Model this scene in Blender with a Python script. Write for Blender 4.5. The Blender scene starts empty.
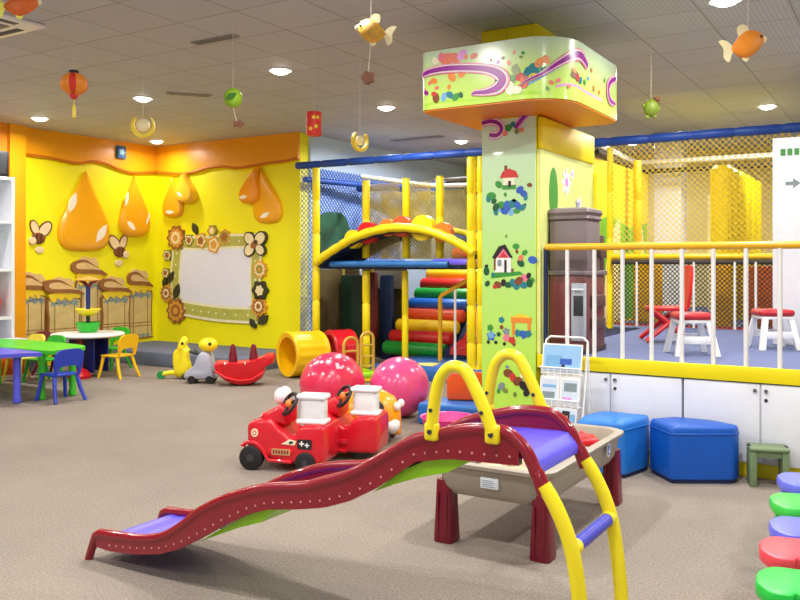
import bpy, bmesh, math, random
from mathutils import Vector, Matrix
random.seed(7)
PI = math.pi
C = bpy.context.scene.collection
sin, cos = math.sin, math.cos

# ------------------------------------------------------------------ helpers
# Room axes: +x runs along the yellow back wall (to the right), +y into the depth, z up.
YAW = math.atan(510/830)
FPX, HOR, CAMZ = 830.0, 262.0, 1.5
def ray(px, py):
    r = (px-400)/FPX
    return Vector((cos(YAW)*r-sin(YAW), sin(YAW)*r+cos(YAW), (HOR-py)/FPX))
def pF(px, py, z=0):
    v = ray(px, py); k = (z-CAMZ)/v.z; return Vector((v.x*k, v.y*k, z))
def pN(px, py, n):
    v = ray(px, py); k = n/v.y; return Vector((v.x*k, n, CAMZ+v.z*k))
def pA(px, py, a):
    v = ray(px, py); k = a/v.x; return Vector((a, v.y*k, CAMZ+v.z*k))
def pD(px, py, Y):
    v = ray(px, py); return Vector((v.x*Y, v.y*Y, CAMZ+v.z*Y))

def lin(c):
    c = c/255.0
    return c/12.92 if c <= 0.04045 else ((c+0.055)/1.055)**2.4
def L4(rgb): return (lin(rgb[0]), lin(rgb[1]), lin(rgb[2]), 1.0)

_m = {}
def M(name, rgb=(200,200,200), rough=0.5, var=0.06, scale=12.0, bump=0.0, bscale=200.0, metal=0.0, alpha=1.0, coat=0.0, emit=0.0, trans=0.0):
    """procedural principled material with a slight noise variation of tone"""
    if name in _m: return _m[name]
    m = bpy.data.materials.new(name); m.use_nodes = True
    nt = m.node_tree; b = nt.nodes['Principled BSDF']
    b.inputs['Roughness'].default_value = rough
    b.inputs['Metallic'].default_value = metal
    b.inputs['Coat Weight'].default_value = coat
    b.inputs['Transmission Weight'].default_value = trans
    b.inputs['Alpha'].default_value = alpha
    tc = nt.nodes.new('ShaderNodeTexCoord')
    nz = nt.nodes.new('ShaderNodeTexNoise'); nz.inputs['Scale'].default_value = scale
    nz.inputs['Detail'].default_value = 3
    mx = nt.nodes.new('ShaderNodeMix'); mx.data_type = 'RGBA'
    lo = tuple(max(0, v*(1-var)) for v in rgb); hi = tuple(min(255, v*(1+var)) for v in rgb)
    mx.inputs[6].default_value = L4(lo); mx.inputs[7].default_value = L4(hi)
    nt.links.new(tc.outputs['Object'], nz.inputs['Vector'])
    nt.links.new(nz.outputs['Fac'], mx.inputs[0])
    nt.links.new(mx.outputs[2], b.inputs['Base Color'])
    if bump:
        n2 = nt.nodes.new('ShaderNodeTexNoise'); n2.inputs['Scale'].default_value = bscale
        bp = nt.nodes.new('ShaderNodeBump'); bp.inputs['Strength'].default_value = bump; bp.inputs['Distance'].default_value = 0.01
        nt.links.new(tc.outputs['Object'], n2.inputs['Vector'])
        nt.links.new(n2.outputs['Fac'], bp.inputs['Height']); nt.links.new(bp.outputs['Normal'], b.inputs['Normal'])
    if emit:
        b.inputs['Emission Color'].default_value = L4(rgb); b.inputs['Emission Strength'].default_value = emit
    _m[name] = m
    return m

class MB:
    """collects vertices and faces (with material slots), then links them as ONE mesh object"""
    def __init__(s): s.v = []; s.f = []; s.mi = []; s.mats = []; s.cur = 0
    def use(s, mat):
        if mat not in s.mats: s.mats.append(mat)
        s.cur = s.mats.index(mat); return s
    def add(s, vs, fs):
        o = len(s.v); s.v += [tuple(v) for v in vs]
        for f in fs: s.f.append(tuple(i+o for i in f)); s.mi.append(s.cur)
        return s
    def poly(s, pts): return s.add(pts, [tuple(range(len(pts)))])
    def box(s, x0, x1, y0, y1, z0, z1, bev=0.0, seg=2, mat=None):
        if bev > 0:
            bm = bmesh.new(); bmesh.ops.create_cube(bm, size=1)
            for v in bm.verts: v.co = Vector(((x0+x1)/2+v.co.x*(x1-x0), (y0+y1)/2+v.co.y*(y1-y0), (z0+z1)/2+v.co.z*(z1-z0)))
            bmesh.ops.bevel(bm, geom=bm.edges[:], offset=min(bev, .49*min(abs(x1-x0), abs(y1-y0), abs(z1-z0))), segments=seg, affect='EDGES', profile=.5)
            bm.verts.index_update()
            vs = [v.co.copy() for v in bm.verts]; fs = [[v.index for v in f.verts] for f in bm.faces]; bm.free()
        else:
            vs = [Vector((x, y, z)) for z in (z0, z1) for y in (y0, y1) for x in (x0, x1)]
            fs = [(0,2,3,1), (4,5,7,6), (0,1,5,4), (2,6,7,3), (0,4,6,2), (1,3,7,5)]
        if mat: vs = [mat @ v for v in vs]
        return s.add(vs, fs)
    def loft(s, rings, closed=True, cap0=True, cap1=True, loop=False):
        n = len(rings[0]); vs = [p for r in rings for p in r]; fs = []
        m = len(rings)
        for i in range(m if loop else m-1):
            a = i*n; b = ((i+1) % m)*n
            for j in range(n if closed else n-1):
                k = (j+1) % n
                fs.append((a+j, a+k, b+k, b+j))
        if closed and not loop:
            if cap0: fs.append(tuple(range(n-1, -1, -1)))
            if cap1: fs.append(tuple(range((m-1)*n, m*n)))
        return s.add(vs, fs)
    def tube(s, pts, r, seg=10, closed=False, flat=None):
        pts = [Vector(p) for p in pts]; n = len(pts)
        rs = r if isinstance(r, (list, tuple)) else [r]*n
        rings = []; up = None
        for i in range(n):
            if closed: t = pts[(i+1) % n]-pts[i-1]
            else: t = pts[min(i+1, n-1)]-pts[max(i-1, 0)]
            t.normalize()
            if up is None:
                up = Vector((0,0,1)) if abs(t.z) < .9 else Vector((1,0,0))
            u = up-t*up.dot(t)
            if u.length < 1e-5: u = t.orthogonal()
            u.normalize(); w = t.cross(u); up = u
            a, b = (rs[i], rs[i]) if flat is None else (rs[i]*flat[0], rs[i]*flat[1])
            rings.append([pts[i]+u*(a*cos(2*PI*j/seg))+w*(b*sin(2*PI*j/seg)) for j in range(seg)])
        return s.loft(rings, loop=closed)
    def cyl(s, p0, p1, r0, r1=None, seg=16):
        return s.tube([p0, p1], [r0, r0 if r1 is None else r1], seg)
    def lathe(s, prof, seg=24, mat=None, squash=(1,1)):
        """profile [(r,z)...] about z"""
        rings = []
        for r, z in prof:
            ring = [Vector((r*cos(2*PI*j/seg)*squash[0], r*sin(2*PI*j/seg)*squash[1], z)) for j in range(seg)]
            if mat: ring = [mat @ p for p in ring]
            rings.append(ring)
        return s.loft(rings)
    def ell(s, c, r, seg=20, rings=12, mat=None):
        if not hasattr(r, '__len__'): r = (r, r, r)
        rr = []
        for i in range(rings+1):
            th = PI*(i/rings); th = min(max(th, .02), PI-.02)
            ring = [Vector((r[0]*sin(th)*cos(2*PI*j/seg), r[1]*sin(th)*sin(2*PI*j/seg), -r[2]*cos(th))) for j in range(seg)]
            if mat: ring = [mat @ p for p in ring]
            rr.append([p+Vector(c) for p in ring])
        return s.loft(rr)
    def prism(s, poly, d0, d1, mp, pillow=0.0):
        """2D outline (u,w) pushed from depth d0 to d1 through mp(u,w,d); pillow rounds the front edge"""
        a = [mp(u, w, d0) for u, w in poly]
        if pillow:
            cx = sum(p[0] for p in poly)/len(poly); cy = sum(p[1] for p in poly)/len(poly)
            R = [a]
            for k in range(7):
                t = k/6*PI/2
                sc = 1-pillow*(1-cos(t)); dd = d0+(d1-d0)*(.35+.65*sin(t))
                R.append([mp(cx+(u-cx)*sc, cy+(w-cy)*sc, dd) for u, w in poly])
            return s.loft(R)
        return s.loft([a, [mp(u, w, d1) for u, w in poly]])
    def build(s, name, mat=None, parent=None, loc=None, rz=0.0, smooth=True, ang=38, keep=False):
        me = bpy.data.meshes.new(name)
        me.from_pydata(s.v, [], s.f)
        mats = s.mats if s.mats else [mat]
        for m in mats: me.materials.append(m)
        if len(mats) > 1: me.polygons.foreach_set('material_index', s.mi)
        if not keep:
            bm = bmesh.new(); bm.from_mesh(me)
            bmesh.ops.recalc_face_normals(bm, faces=bm.faces[:]); bm.to_mesh(me); bm.free()
        if smooth:
            me.polygons.foreach_set('use_smooth', [True]*len(me.polygons))
            me.set_sharp_from_angle(angle=math.radians(ang))
        me.update()
        o = bpy.data.objects.new(name, me); C.objects.link(o)
        if parent: o.parent = parent
        if loc is not None: o.location = loc
        o.rotation_euler = (0, 0, rz)
        return o

def tag(o, label, cat, group=None, kind=None):
    o['label'] = label; o['category'] = cat
    if group: o['group'] = group
    if kind: o['kind'] = kind
    return o
def thing(name, loc, rz, label, cat, group=None):
    o = bpy.data.objects.new(name, None); C.objects.link(o)
    o.empty_display_size = .1; o.location = loc; o.rotation_euler = (0, 0, rz)
    return tag(o, label, cat, group)
def structure(o): o['kind'] = 'structure'; return o
def dup(root, loc, rz, label, group=None):
    r = root.copy(); C.objects.link(r); r.location = loc; r.rotation_euler = (0, 0, rz)
    r['label'] = label
    if group: r['group'] = group
    for ch in list(root.children):
        c = ch.copy(); C.objects.link(c); c.parent = r
        for g in list(ch.children):
            d = g.copy(); C.objects.link(d); d.parent = c
    return r

# 2D outlines -------------------------------------------------------
def el2(cx, cy, rx, ry=None, n=20, rot=0.0):
    ry = rx if ry is None else ry
    return [(cx+rx*cos(t)*cos(rot)-ry*sin(t)*sin(rot), cy+rx*cos(t)*sin(rot)+ry*sin(t)*cos(rot)) for t in [2*PI*i/n for i in range(n)]]
def fl2(cx, cy, r, petals=8, depth=.18, n=48, rot=0.0):
    return [(cx+r*(1-depth+depth*cos(petals*(t-rot)))*cos(t), cy+r*(1-depth+depth*cos(petals*(t-rot)))*sin(t)) for t in [2*PI*i/n for i in range(n)]]
def leaf2(cx, cy, l, w, rot=0.0, n=8):
    pts = [(-l/2+l*i/n, w/2*sin(PI*i/n)) for i in range(n+1)]+[(l/2-l*i/n, -w/2*sin(PI*i/n)) for i in range(1, n)]
    return [(cx+x*cos(rot)-y*sin(rot), cy+x*sin(rot)+y*cos(rot)) for x, y in pts]
def rc2(x0, x1, y0, y1): return [(x0,y0), (x1,y0), (x1,y1), (x0,y1)]
def rr2(x0, x1, y0, y1, r, n=5):
    out = []
    for cx, cy, a in ((x1-r, y0+r, -PI/2), (x1-r, y1-r, 0), (x0+r, y1-r, PI/2), (x0+r, y0+r, PI)):
        out += [(cx+r*cos(a+PI/2*i/n), cy+r*sin(a+PI/2*i/n)) for i in range(n+1)]
    return out
def cat2(pts, k=6, closed=False):
    """Catmull-Rom through 2D or 3D points"""
    P = [Vector(p) for p in pts]; n = len(P); out = []
    for i in range(n if closed else n-1):
        if closed: p0, p1, p2, p3 = P[i-1], P[i], P[(i+1) % n], P[(i+2) % n]
        else: p0, p1, p2, p3 = P[max(i-1,0)], P[i], P[i+1], P[min(i+2,n-1)]
        for j in range(k):
            t = j/k
            out.append(.5*((2*p1)+(p2-p0)*t+(2*p0-5*p1+4*p2-p3)*t*t+(3*p1-p0-3*p2+p3)*t*t*t))
    if not closed: out.append(P[-1])
    return [tuple(p) for p in out]
def ribbon(mb, pts, ws, mp, d):
    """flat ribbon along 2D points with widths, mapped on a surface"""
    pts = [Vector(p) for p in pts]; n = len(pts); A = []; B = []
    for i in range(n):
        t = pts[min(i+1,n-1)]-pts[max(i-1,0)]; t.normalize(); q = Vector((-t.y, t.x))
        w = ws[i] if isinstance(ws, (list,tuple)) else ws
        A.append(mp(*(pts[i]+q*w/2), d)); B.append(mp(*(pts[i]-q*w/2), d))
    mb.add(A+B, [(i, i+1, n+i+1, n+i) for i in range(n-1)])
def shape(mb, mat, poly, mp, d): mb.use(mat).poly([mp(u, w, d) for u, w in poly])
def wallmap(u, w, d): return Vector((u, -d, w))      # local wall frame: u to the right, w up, d out of the wall
def frange(a, b, n): return [a+(b-a)*i/(n-1) for i in range(n)]

# ------------------------------------------------------------------ materials
YEL = M('yellow_wall_paint', (255,242,0), .55, .03, 2)
ORG = M('orange_wall_paint', (250,154,8), .5, .05, 2)
HONEY = M('honey_orange_board', (252,166,14), .35, .05, 3)
HONEYD = M('honey_dark_edge', (206,110,10), .4, .05, 3)
WHITE = M('white_laminate', (236,238,244), .3, .02)
WHITEP = M('white_plastic', (240,240,242), .3, .02)
WMET = M('white_painted_metal', (242,242,240), .3, .02)
YMET = M('yellow_painted_metal', (252,200,20), .3, .03)
YRAIL = M('amber_painted_rail', (236,178,26), .32, .04)
YPAD = M('yellow_vinyl_pad', (252,224,10), .38, .05, 6, .15, 60)
YPL = M('yellow_plastic', (255,230,30), .3, .03)
YPL2 = M('golden_yellow_plastic', (255,198,8), .32, .03)
RPL = M('red_plastic', (214,22,34), .3, .05)
RDK = M('maroon_red_plastic', (116,18,38), .28, .06)
RSL = M('slide_red_plastic', (138,18,36), .24, .05, coat=.2)
BPL = M('blue_plastic', (40,66,190), .33, .05)
BVI = M('violet_blue_plastic', (92,84,232), .33, .04)
GPL = M('green_plastic', (40,180,40), .33, .05)
LIME = M('lime_green_plastic', (160,226,26), .32, .04)
PINK = M('pink_vinyl_ball', (236,84,146), .22, .05, coat=.3)
PINK2 = M('hot_pink_plastic', (246,60,160), .3, .04)
BLK = M('black_rubber', (22,22,24), .5, .1)
DKG = M('dark_grey_plastic', (52,54,60), .5, .08)
GRY = M('pale_grey_plastic', (176,180,196), .4, .05)
TAUPE = M('taupe_plastic', (160,150,136), .5, .05)
SAND = M('dry_play_sand', (196,178,150), .9, .15, 30, .6, 90)
BFAB = M('blue_leatherette', (0,82,180), .45, .06, 5, .1, 120)
BFAB2 = M('light_blue_leatherette', (30,116,206), .45, .06, 5, .1, 120)
NAVY = M('navy_base', (14,30,74), .6, .1)
BEAM = M('blue_foam_beam', (24,70,160), .5, .08, 5)
SILV = M('steel_bolt', (120,120,124), .35, .05, metal=.8)
OLIVE = M('olive_green_plastic', (112,134,96), .5, .06)
STEPG = M('grey_step_carpet', (104,112,132), .9, .12, 60, .3, 300)
STAGEC = M('stage_blue_grey_carpet', (100,110,150), .9, .12, 60, .3, 300)
BROWN = M('brown_wood_toy', (112,62,58), .45, .12, 8)
GRAYM = M('mauve_grey_toy', (118,106,110), .45, .1, 8)

def carpet():
    m = bpy.data.materials.new('beige_carpet'); m.use_nodes = True; nt = m.node_tree; b = nt.nodes['Principled BSDF']
    b.inputs['Roughness'].default_value = .95; b.inputs['Specular IOR Level'].default_value = .15
    tc = nt.nodes.new('ShaderNodeTexCoord')
    n1 = nt.nodes.new('ShaderNodeTexNoise'); n1.inputs['Scale'].default_value = 75; n1.inputs['Detail'].default_value = 5; n1.inputs['Roughness'].default_value = .75
    n2 = nt.nodes.new('ShaderNodeTexNoise'); n2.inputs['Scale'].default_value = 1.3
    n3 = nt.nodes.new('ShaderNodeTexVoronoi'); n3.inputs['Scale'].default_value = 90
    r = nt.nodes.new('ShaderNodeValToRGB'); r.color_ramp.elements[0].position = .25; r.color_ramp.elements[1].position = .75
    r.color_ramp.elements[0].color = L4((120,110,100)); r.color_ramp.elements[1].color = L4((180,168,155))
    mx = nt.nodes.new('ShaderNodeMix'); mx.data_type = 'RGBA'; mx.blend_type = 'MULTIPLY'; mx.inputs[0].default_value = .25
    nt.links.new(tc.outputs['Object'], n1.inputs['Vector']); nt.links.new(tc.outputs['Object'], n2.inputs['Vector']); nt.links.new(tc.outputs['Object'], n3.inputs['Vector'])
    nt.links.new(n1.outputs['Fac'], r.inputs['Fac']); nt.links.new(r.outputs['Color'], mx.inputs[6]); nt.links.new(n2.outputs['Fac'], mx.inputs[7])
    nt.links.new(mx.outputs[2], b.inputs['Base Color'])
    bp = nt.nodes.new('ShaderNodeBump'); bp.inputs['Strength'].default_value = .5; bp.inputs['Distance'].default_value = .01
    nt.links.new(n3.outputs['Distance'], bp.inputs['Height']); nt.links.new(bp.outputs['Normal'], b.inputs['Normal'])
    return m
def ceiling_mat():
    m = bpy.data.materials.new('perforated_ceiling_tiles'); m.use_nodes = True; nt = m.node_tree; b = nt.nodes['Principled BSDF']
    b.inputs['Roughness'].default_value = .6
    tc = nt.nodes.new('ShaderNodeTexCoord')
    mp = nt.nodes.new('ShaderNodeMapping'); mp.inputs['Location'].default_value = (.15, .1, 0)
    br = nt.nodes.new('ShaderNodeTexBrick'); br.offset = 0; br.inputs['Scale'].default_value = 1.0
    br.inputs['Brick Width'].default_value = .6; br.inputs['Row Height'].default_value = .6
    br.inputs['Mortar Size'].default_value = .007; br.inputs['Mortar Smooth'].default_value = .3
    br.inputs['Color1'].default_value = L4((193,195,199)); br.inputs['Color2'].default_value = L4((187,189,193)); br.inputs['Mortar'].default_value = L4((142,140,140))
    wv = nt.nodes.new('ShaderNodeTexWave'); wv.inputs['Scale'].default_value = 9.0; wv.bands_direction = 'X'
    mx = nt.nodes.new('ShaderNodeMix'); mx.data_type = 'RGBA'; mx.blend_type = 'MULTIPLY'; mx.inputs[0].default_value = .16
    nt.links.new(tc.outputs['Object'], mp.inputs['Vector']); nt.links.new(mp.outputs['Vector'], br.inputs['Vector'])
    nt.links.new(tc.outputs['Object'], wv.inputs['Vector'])
    nt.links.new(br.outputs['Color'], mx.inputs[6]); nt.links.new(wv.outputs['Color'], mx.inputs[7])
    nt.links.new(mx.outputs[2], b.inputs['Base Color'])
    return m
CARPET = carpet(); CEIL = ceiling_mat()
# ================================================================== SETTING
LX, BN, CZ = -10.65, 9.6, 3.4
def sbox(name, x0, x1, y0, y1, z0, z1, mat, bev=0.0):
    return structure(MB().box(x0, x1, y0, y1, z0, z1, bev).build(name, mat))
sbox('floor', -16, 5, -4, 15.2, -.1, 0, CARPET)
sbox('ceiling', -16, 5, -4, 15.2, CZ, CZ+.1, CEIL)
sbox('wall_left', LX-.2, LX, 7.14, BN+.2, 0, CZ, YEL)
sbox('wall_left_orange', LX-.2, LX+.1, -4, 7.14, 0, CZ, ORG)
sbox('wall_pillar', LX+.1, LX+.16, 6.88, 7.12, 0, CZ, HONEY)
sbox('wall_back', LX, -7.62, BN, BN+.2, 0, CZ, YEL)
CREAM = M('cream_far_wall', (214,198,140), .7, .05, 2)
DULLY = M('dull_yellow_far_wall', (214,190,96), .7, .06, 2)
sbox('wall_far', -8.6, 3.2, 14.8, 15.0, 0, CZ, CREAM)
sbox('wall_side', -7.64, -7.58, BN+.2, 14.8, 0, CZ, M('pale_blue_wall', (196,218,246), .6, .03, 2))
sbox('wall_right', 3.0, 3.2, 6.0, 14.8, 0, CZ, DULLY)
# honey drip boards: wavy lower edge, raised from the wall
def drip(name, length, low, loc, rz):
    mb = MB(); lo = cat2(low, 8)
    poly = lo+[(length, CZ), (0, CZ)]
    mb.use(HONEY).prism(poly, 0.002, .05, wallmap)
    edge = [(u, w) for u, w in lo]
    mb.use(HONEYD).tube([(u, -.04, w) for u, w in edge], .022, 8)
    return structure(mb.build(name, HONEY, None, loc, rz))
drip('trim_1', 2.44, [(0,3.02),(.45,3.01),(.9,2.98),(1.15,3.03),(1.4,3.03),(1.65,2.97),(1.9,2.935),(2.15,2.955),(2.44,2.99)], (LX, 7.145, 0), PI/2)
drip('trim_2', 2.98, [(0,2.99),(.35,2.95),(.6,2.925),(.95,2.95),(1.15,2.985),(1.5,2.985),(1.75,2.95),(2.1,2.96),(2.4,2.985),(2.7,2.99),(2.98,3.02)], (-10.6, BN, 0), 0)
sbox('trim_3', LX, -7.62, 8.33, BN, 0, .2, STEPG, .015)          # grey carpeted step along the yellow wall

# ================================================================== WALL DECORATIONS
GLINT = M('white_glint_paint', (255,244,226), .4, .02)
def drop2(h, w, lean=0.0, n=14):
    """teardrop outline, tip up, origin at lowest point"""
    half = [(0,0),(.30,.02),(.46,.10),(.5,.22),(.47,.36),(.36,.52),(.23,.68),(.12,.83),(.04,.95),(0,1.0)]
    right = cat2(half, 4)
    left = [(-x, y) for x, y in right[1:-1]][::-1]
    return [(x*w+lean*y*y*h, y*h) for x, y in right+left]
def honey_drop(loc, rz, h, w, lean, label, mat, glints, group='honey drops on the yellow walls', dep=.085):
    mb = MB(); o2 = drop2(h, w, lean)
    mb.use(mat).prism(o2, .002, dep, wallmap, pillow=.22)
    t = mb.build('honey_drop', mat, None, loc, rz, ang=60)
    tag(t, label, 'wall decoration', group)
    for (gx, gy, gl, gw, gr) in glints:
        MB().use(GLINT).prism([(x, y) for x, y in leaf2(gx, gy, gl, gw, gr)], dep-.025, dep+.0035, wallmap).build('glint', GLINT, t)
    return t
DROPA = M('drop_orange_gloss', (255,176,26), .2, .04, 3, coat=.3)
DROPB = M('drop_light_orange_gloss', (255,190,50), .2, .04, 3, coat=.3)
DROPC = M('drop_deep_orange_gloss', (250,156,20), .2, .04, 3, coat=.3)
honey_drop((LX, 8.18, 1.66), PI/2, 1.21, .90, .02, 'biggest orange honey drop on the left yellow wall, two white glints', DROPA, [(-.24,.72,.32,.11,1.2),(.27,.28,.34,.13,.95)])
honey_drop((LX, 9.14, 1.90), PI/2, .98, .60, -.02, 'mid-sized orange honey drop on the left wall, between big drop and corner', DROPA, [(-.12,.18,.22,.09,-.7),(-.2,.6,.24,.05,1.35),(.22,.30,.2,.04,1.2)])
honey_drop((-10.21, BN, 2.22), 0, .66, .44, .01, 'slim orange honey drop on the back wall just right of the corner', DROPA, [(-.02,.09,.2,.06,-.1)])
honey_drop((-9.86, BN, 2.44), 0, .48, .38, -.10, 'pale small honey drop hanging beside the slim drop near the corner', DROPB, [(-.07,.14,.14,.05,-.6)], dep=.16)
honey_drop((-8.52, BN, 2.38), 0, .56, .40, .30, 'shorter curved honey drop overlapping the longer one above the picture frame', DROPC, [(-.06,.1,.16,.06,.1)], dep=.16)
honey_drop((-8.20, BN, 2.08), 0, .82, .54, -.16, 'longer curved honey drop at the right end of the yellow back wall', DROPA, [(-.02,.12,.2,.07,.35)])
# bees
def bee(loc, rz, label, flip, sc=1.0):
    t = thing('bee_decoration', loc, rz, label, 'wall decoration', 'bee cut-outs on the left wall')
    f = -1 if flip else 1
    BB = M('bee_brown', (128,70,30), .5); BC = M('bee_cream', (240,214,170), .5); BK = M('bee_dark', (60,36,20), .5)
    mb = MB(); mb.use(BB).prism(el2(0, 0, .11*sc, .085*sc), 0, .03, wallmap, pillow=.3)
    for k in (-.04, .03): shape(mb, BK, rc2(k*sc-.012, k*sc+.012, -.06*sc, .06*sc), wallmap, .032)
    mb.build('body', BB, t)
    for (x, y, r1, r2, ro) in ((.10,.13,.15,.09,.8), (-.06,.15,.12,.07,2.0)):
        mb = MB(); mb.use(BB).prism(el2(f*x*sc, y*sc, r1*sc, r2*sc, 20, ro if f>0 else PI-ro), .002, .018, wallmap)
        shape(mb, BC, el2(f*x*sc, y*sc, r1*sc*.82, r2*sc*.78, 20, ro if f>0 else PI-ro), wallmap, .0195); mb.build('wing', BC, t)
    mb = MB(); mb.use(BC).prism(el2(-f*.1*sc, -.04*sc, .06*sc), .002, .04, wallmap, pillow=.3); mb.build('head', BC, t)
    mb = MB(); mb.use(BC).prism(el2(.02*f*sc, -.17*sc, .07*sc, .05*sc), .002, .02, wallmap, pillow=.3); mb.build('foot', BC, t)
bee((LX, 7.42, 1.84), PI/2, 'brown and cream bee cut-out left of the biggest honey drop', False, 1.0)
bee((LX, 8.86, 1.66), PI/2, 'brown and cream bee cut-out right of the biggest honey drop', True, 1.05)
# honey jars along the left wall
JB = M('jar_beige', (214,190,126), .6, .12, 6); JE = M('jar_brown_edge', (150,98,44), .6, .12, 9); JG = M('jar_grey_blue', (134,150,150), .6, .15, 14)
JL = M('jar_lid_brown', (150,96,48), .6, .15, 10); JC = M('jar_lid_cream', (226,190,130), .6, .1, 10); JY = M('jar_honey_yellow', (240,206,40), .5, .06, 8)
def jar(u, w, h, z0, label, lidw=None, lean=.12, off=0.0):
    t = thing('honey_jar', (LX+.002+off, u-.05, z0), PI/2, label, 'wall decoration', 'honey jar cut-outs along the left wall')
    body = cat2([(-w*.46,0),(w*.46,0),(w*.5,.06*h),(w*.47,.5*h),(w*.5,.80*h),(w*.40,.94*h),(-w*.40,.94*h),(-w*.5,.80*h),(-w*.47,.5*h),(-w*.5,.06*h)], 4, True)
    mb = MB(); mb.use(JE).prism(body, -off, .02, wallmap)
    shape(mb, JB, [(x*.9, .03*h+y*.93) for x, y in body], wallmap, .0215)
    for zz in (.24, .30): shape(mb, JE, rc2(-w*.43, w*.43, zz*h, zz*h+.012), wallmap, .0228)
    for xx in (-.30, .28): shape(mb, JE, rc2(xx*w, xx*w+.014, .06*h, .88*h), wallmap, .0226)
    for k in range(5):
        a = -.32+.16*k
        shape(mb, JG, fl2(a*w, (.83+.03*(k % 2))*h, .055*w+.03, 5, .2, 30, k), wallmap, .023)
    for k in range(4): shape(mb, JG, el2((-.3+.2*k)*w, .06*h, .09*w, .025*h+.01), wallmap, .0232)
    mb.build('jar_body', JB, t)
    mb = MB(); drp = cat2([(-w*.42,.92*h),(-w*.3,.84*h),(-w*.22,.93*h),(-w*.1,.88*h),(0,.94*h),(w*.14,.86*h),(w*.26,.93*h),(w*.42,.92*h),(w*.40,1.03*h),(-w*.40,1.03*h)], 4, True)
    mb.use(JY).prism(drp, .002, .03, wallmap); mb.build('dripping_honey', JY, t)
    lw = (lidw or w)*.9
    lid = cat2([(-lw*.55,1.10*h+lean),(-lw*.2,1.16*h+lean*.9),(lw*.1,1.12*h+lean*.5),(lw*.58,1.0*h),(lw*.2,1.0*h+.02),(-lw*.5,1.02*h+lean*.3)], 5, True)
    mb = MB(); mb.use(JL).prism(lid, .001-off, .04, wallmap)
    shape(mb, JC, [(x*.72-.02, (y-1.07*h)*.5+1.09*h+lean*.25) for x, y in lid], wallmap, .042)
    mb.build('lid', JL, t)
    mb = MB(); mb.use(JC).prism(cat2([(-.18,1.13*h+lean),(-.1,1.2*h+lean),(.0,1.18*h+lean*.9),(.1,1.2*h+lean*.7),(.16,1.1*h+lean*.6),(0,1.08*h+lean*.6)], 4, True), .002, .03, wallmap); mb.build('lid_knob', JC, t)
jar(7.40, .36, .80, .28, 'honey jar cut-out at the left end, beside the orange pillar', .5)
jar(7.86, .58, .72, .30, 'honey jar cut-out second from the orange pillar', .66, .12, .046)
jar(8.33, .50, 1.02, .28, 'tall honey jar cut-out behind the bowl tower, its lid the highest', .62, .08)
jar(8.79, .56, .70, .32, 'honey jar cut-out between the bowl tower and the corner jar', .6, .12, .046)
jar(9.31, .50, .84, .26, 'honey jar cut-out nearest the corner of the yellow walls', .5)
# small blue box sign on the honey band
t = tag(MB().use(M('sign_blue',(46,110,170),.4)).box(-.08,.08,-.05,0,-.10,.10,.01).use(M('sign_pale',(150,200,226),.4)).prism(fl2(0,0,.055,5,.2),.05,.053,wallmap).build('wall_sign', None, None, (LX+.05, 8.83, 3.225), PI/2), 'small blue box sign high on the orange drip band', 'sign')

# ---- white board with flower border on the back wall
t = thing('picture_board', (-9.28, BN, 1.27), 0, 'white board framed by brown and gold flowers, leaves and a butterfly', 'picture board')
mb = MB(); mb.use(M('board_white',(232,234,246),.3,.02)).prism(cat2([(-.80,.50),(0,.47),(.74,.48),(.80,.2),(.76,-.42),(0,-.50),(-.66,-.46),(-.78,0)], 6, True), 0, .03, wallmap); mb.build('panel', None, t)
GB = M('band_olive_green', (186,184,84), .5, .1, 12); CRM = M('band_cream', (240,236,196), .5, .05)
def band(name, pts, w):
    mb = MB(); P = cat2(pts, 6)
    mb.use(CRM); ribbon(mb, P, w*1.5, wallmap, .032); mb.use(GB); ribbon(mb, P, w, wallmap, .034)
    mb.use(CRM)
    for p in P[::2]: mb.poly([wallmap(x, y, .036) for x, y in el2(p[0], p[1], .018, None, 8)])
    mb.build(name, GB, t)
band('border_band', [(-.9,.55),(-.3,.53),(.3,.55),(.85,.55)], .15)
band('border_band', [(.86,.5),(.82,.1),(.84,-.3),(.86,-.5)], .15)
band('border_band', [(.86,-.58),(.2,-.58),(-.3,-.55),(-.8,-.50)], .17)
band('border_band', [(-.84,-.5),(-.88,0),(-.82,.5)], .15)
FO = [M('flower_gold',(222,160,60),.5,.08), M('flower_brown',(160,98,40),.5,.08), M('flower_cream',(244,226,176),.5,.05), M('leaf_dark',(54,56,34),.5,.08), M('flower_olive',(150,146,60),.5,.08)]
def bflower(x, y, r, cols, pet=10):
    mb = MB(); d = .03
    mb.use(FO[cols[0]]).prism(fl2(x, y, r, pet, .1), .0, .045, wallmap)
    d = .046
    for k, c in enumerate(cols[1:]):
        shape(mb, FO[c], fl2(x, y, r*(.78-.25*k), pet, .1, 48, .2*k), wallmap, d+.002*k)
    mb.build('flower', None, t)
bflower(-.86,.62,.21,(1,0,2,0)); bflower(-.56,.58,.10,(4,2,1),6); bflower(-.30,.57,.13,(0,2,1),5); bflower(-.02,.50,.14,(0,2,0),5); bflower(.20,.62,.12,(0,4,1),8); bflower(-.06,.72,.10,(4,0,2),6)
bflower(-.86,-.56,.22,(1,0,1,0,2)); bflower(-1.08,-.28,.15,(0,1,2,1)); bflower(-1.06,.34,.10,(4,2,1),6); bflower(-1.10,.05,.09,(4,2,1),6)
bflower(.92,.12,.14,(0,2,4,0)); bflower(.88,-.62,.02,(0,1)); bflower(.90,-.74+.30,.16,(0,1,2,1))
bflower(.92,-.20,.16,(3,3,2),6)
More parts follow.
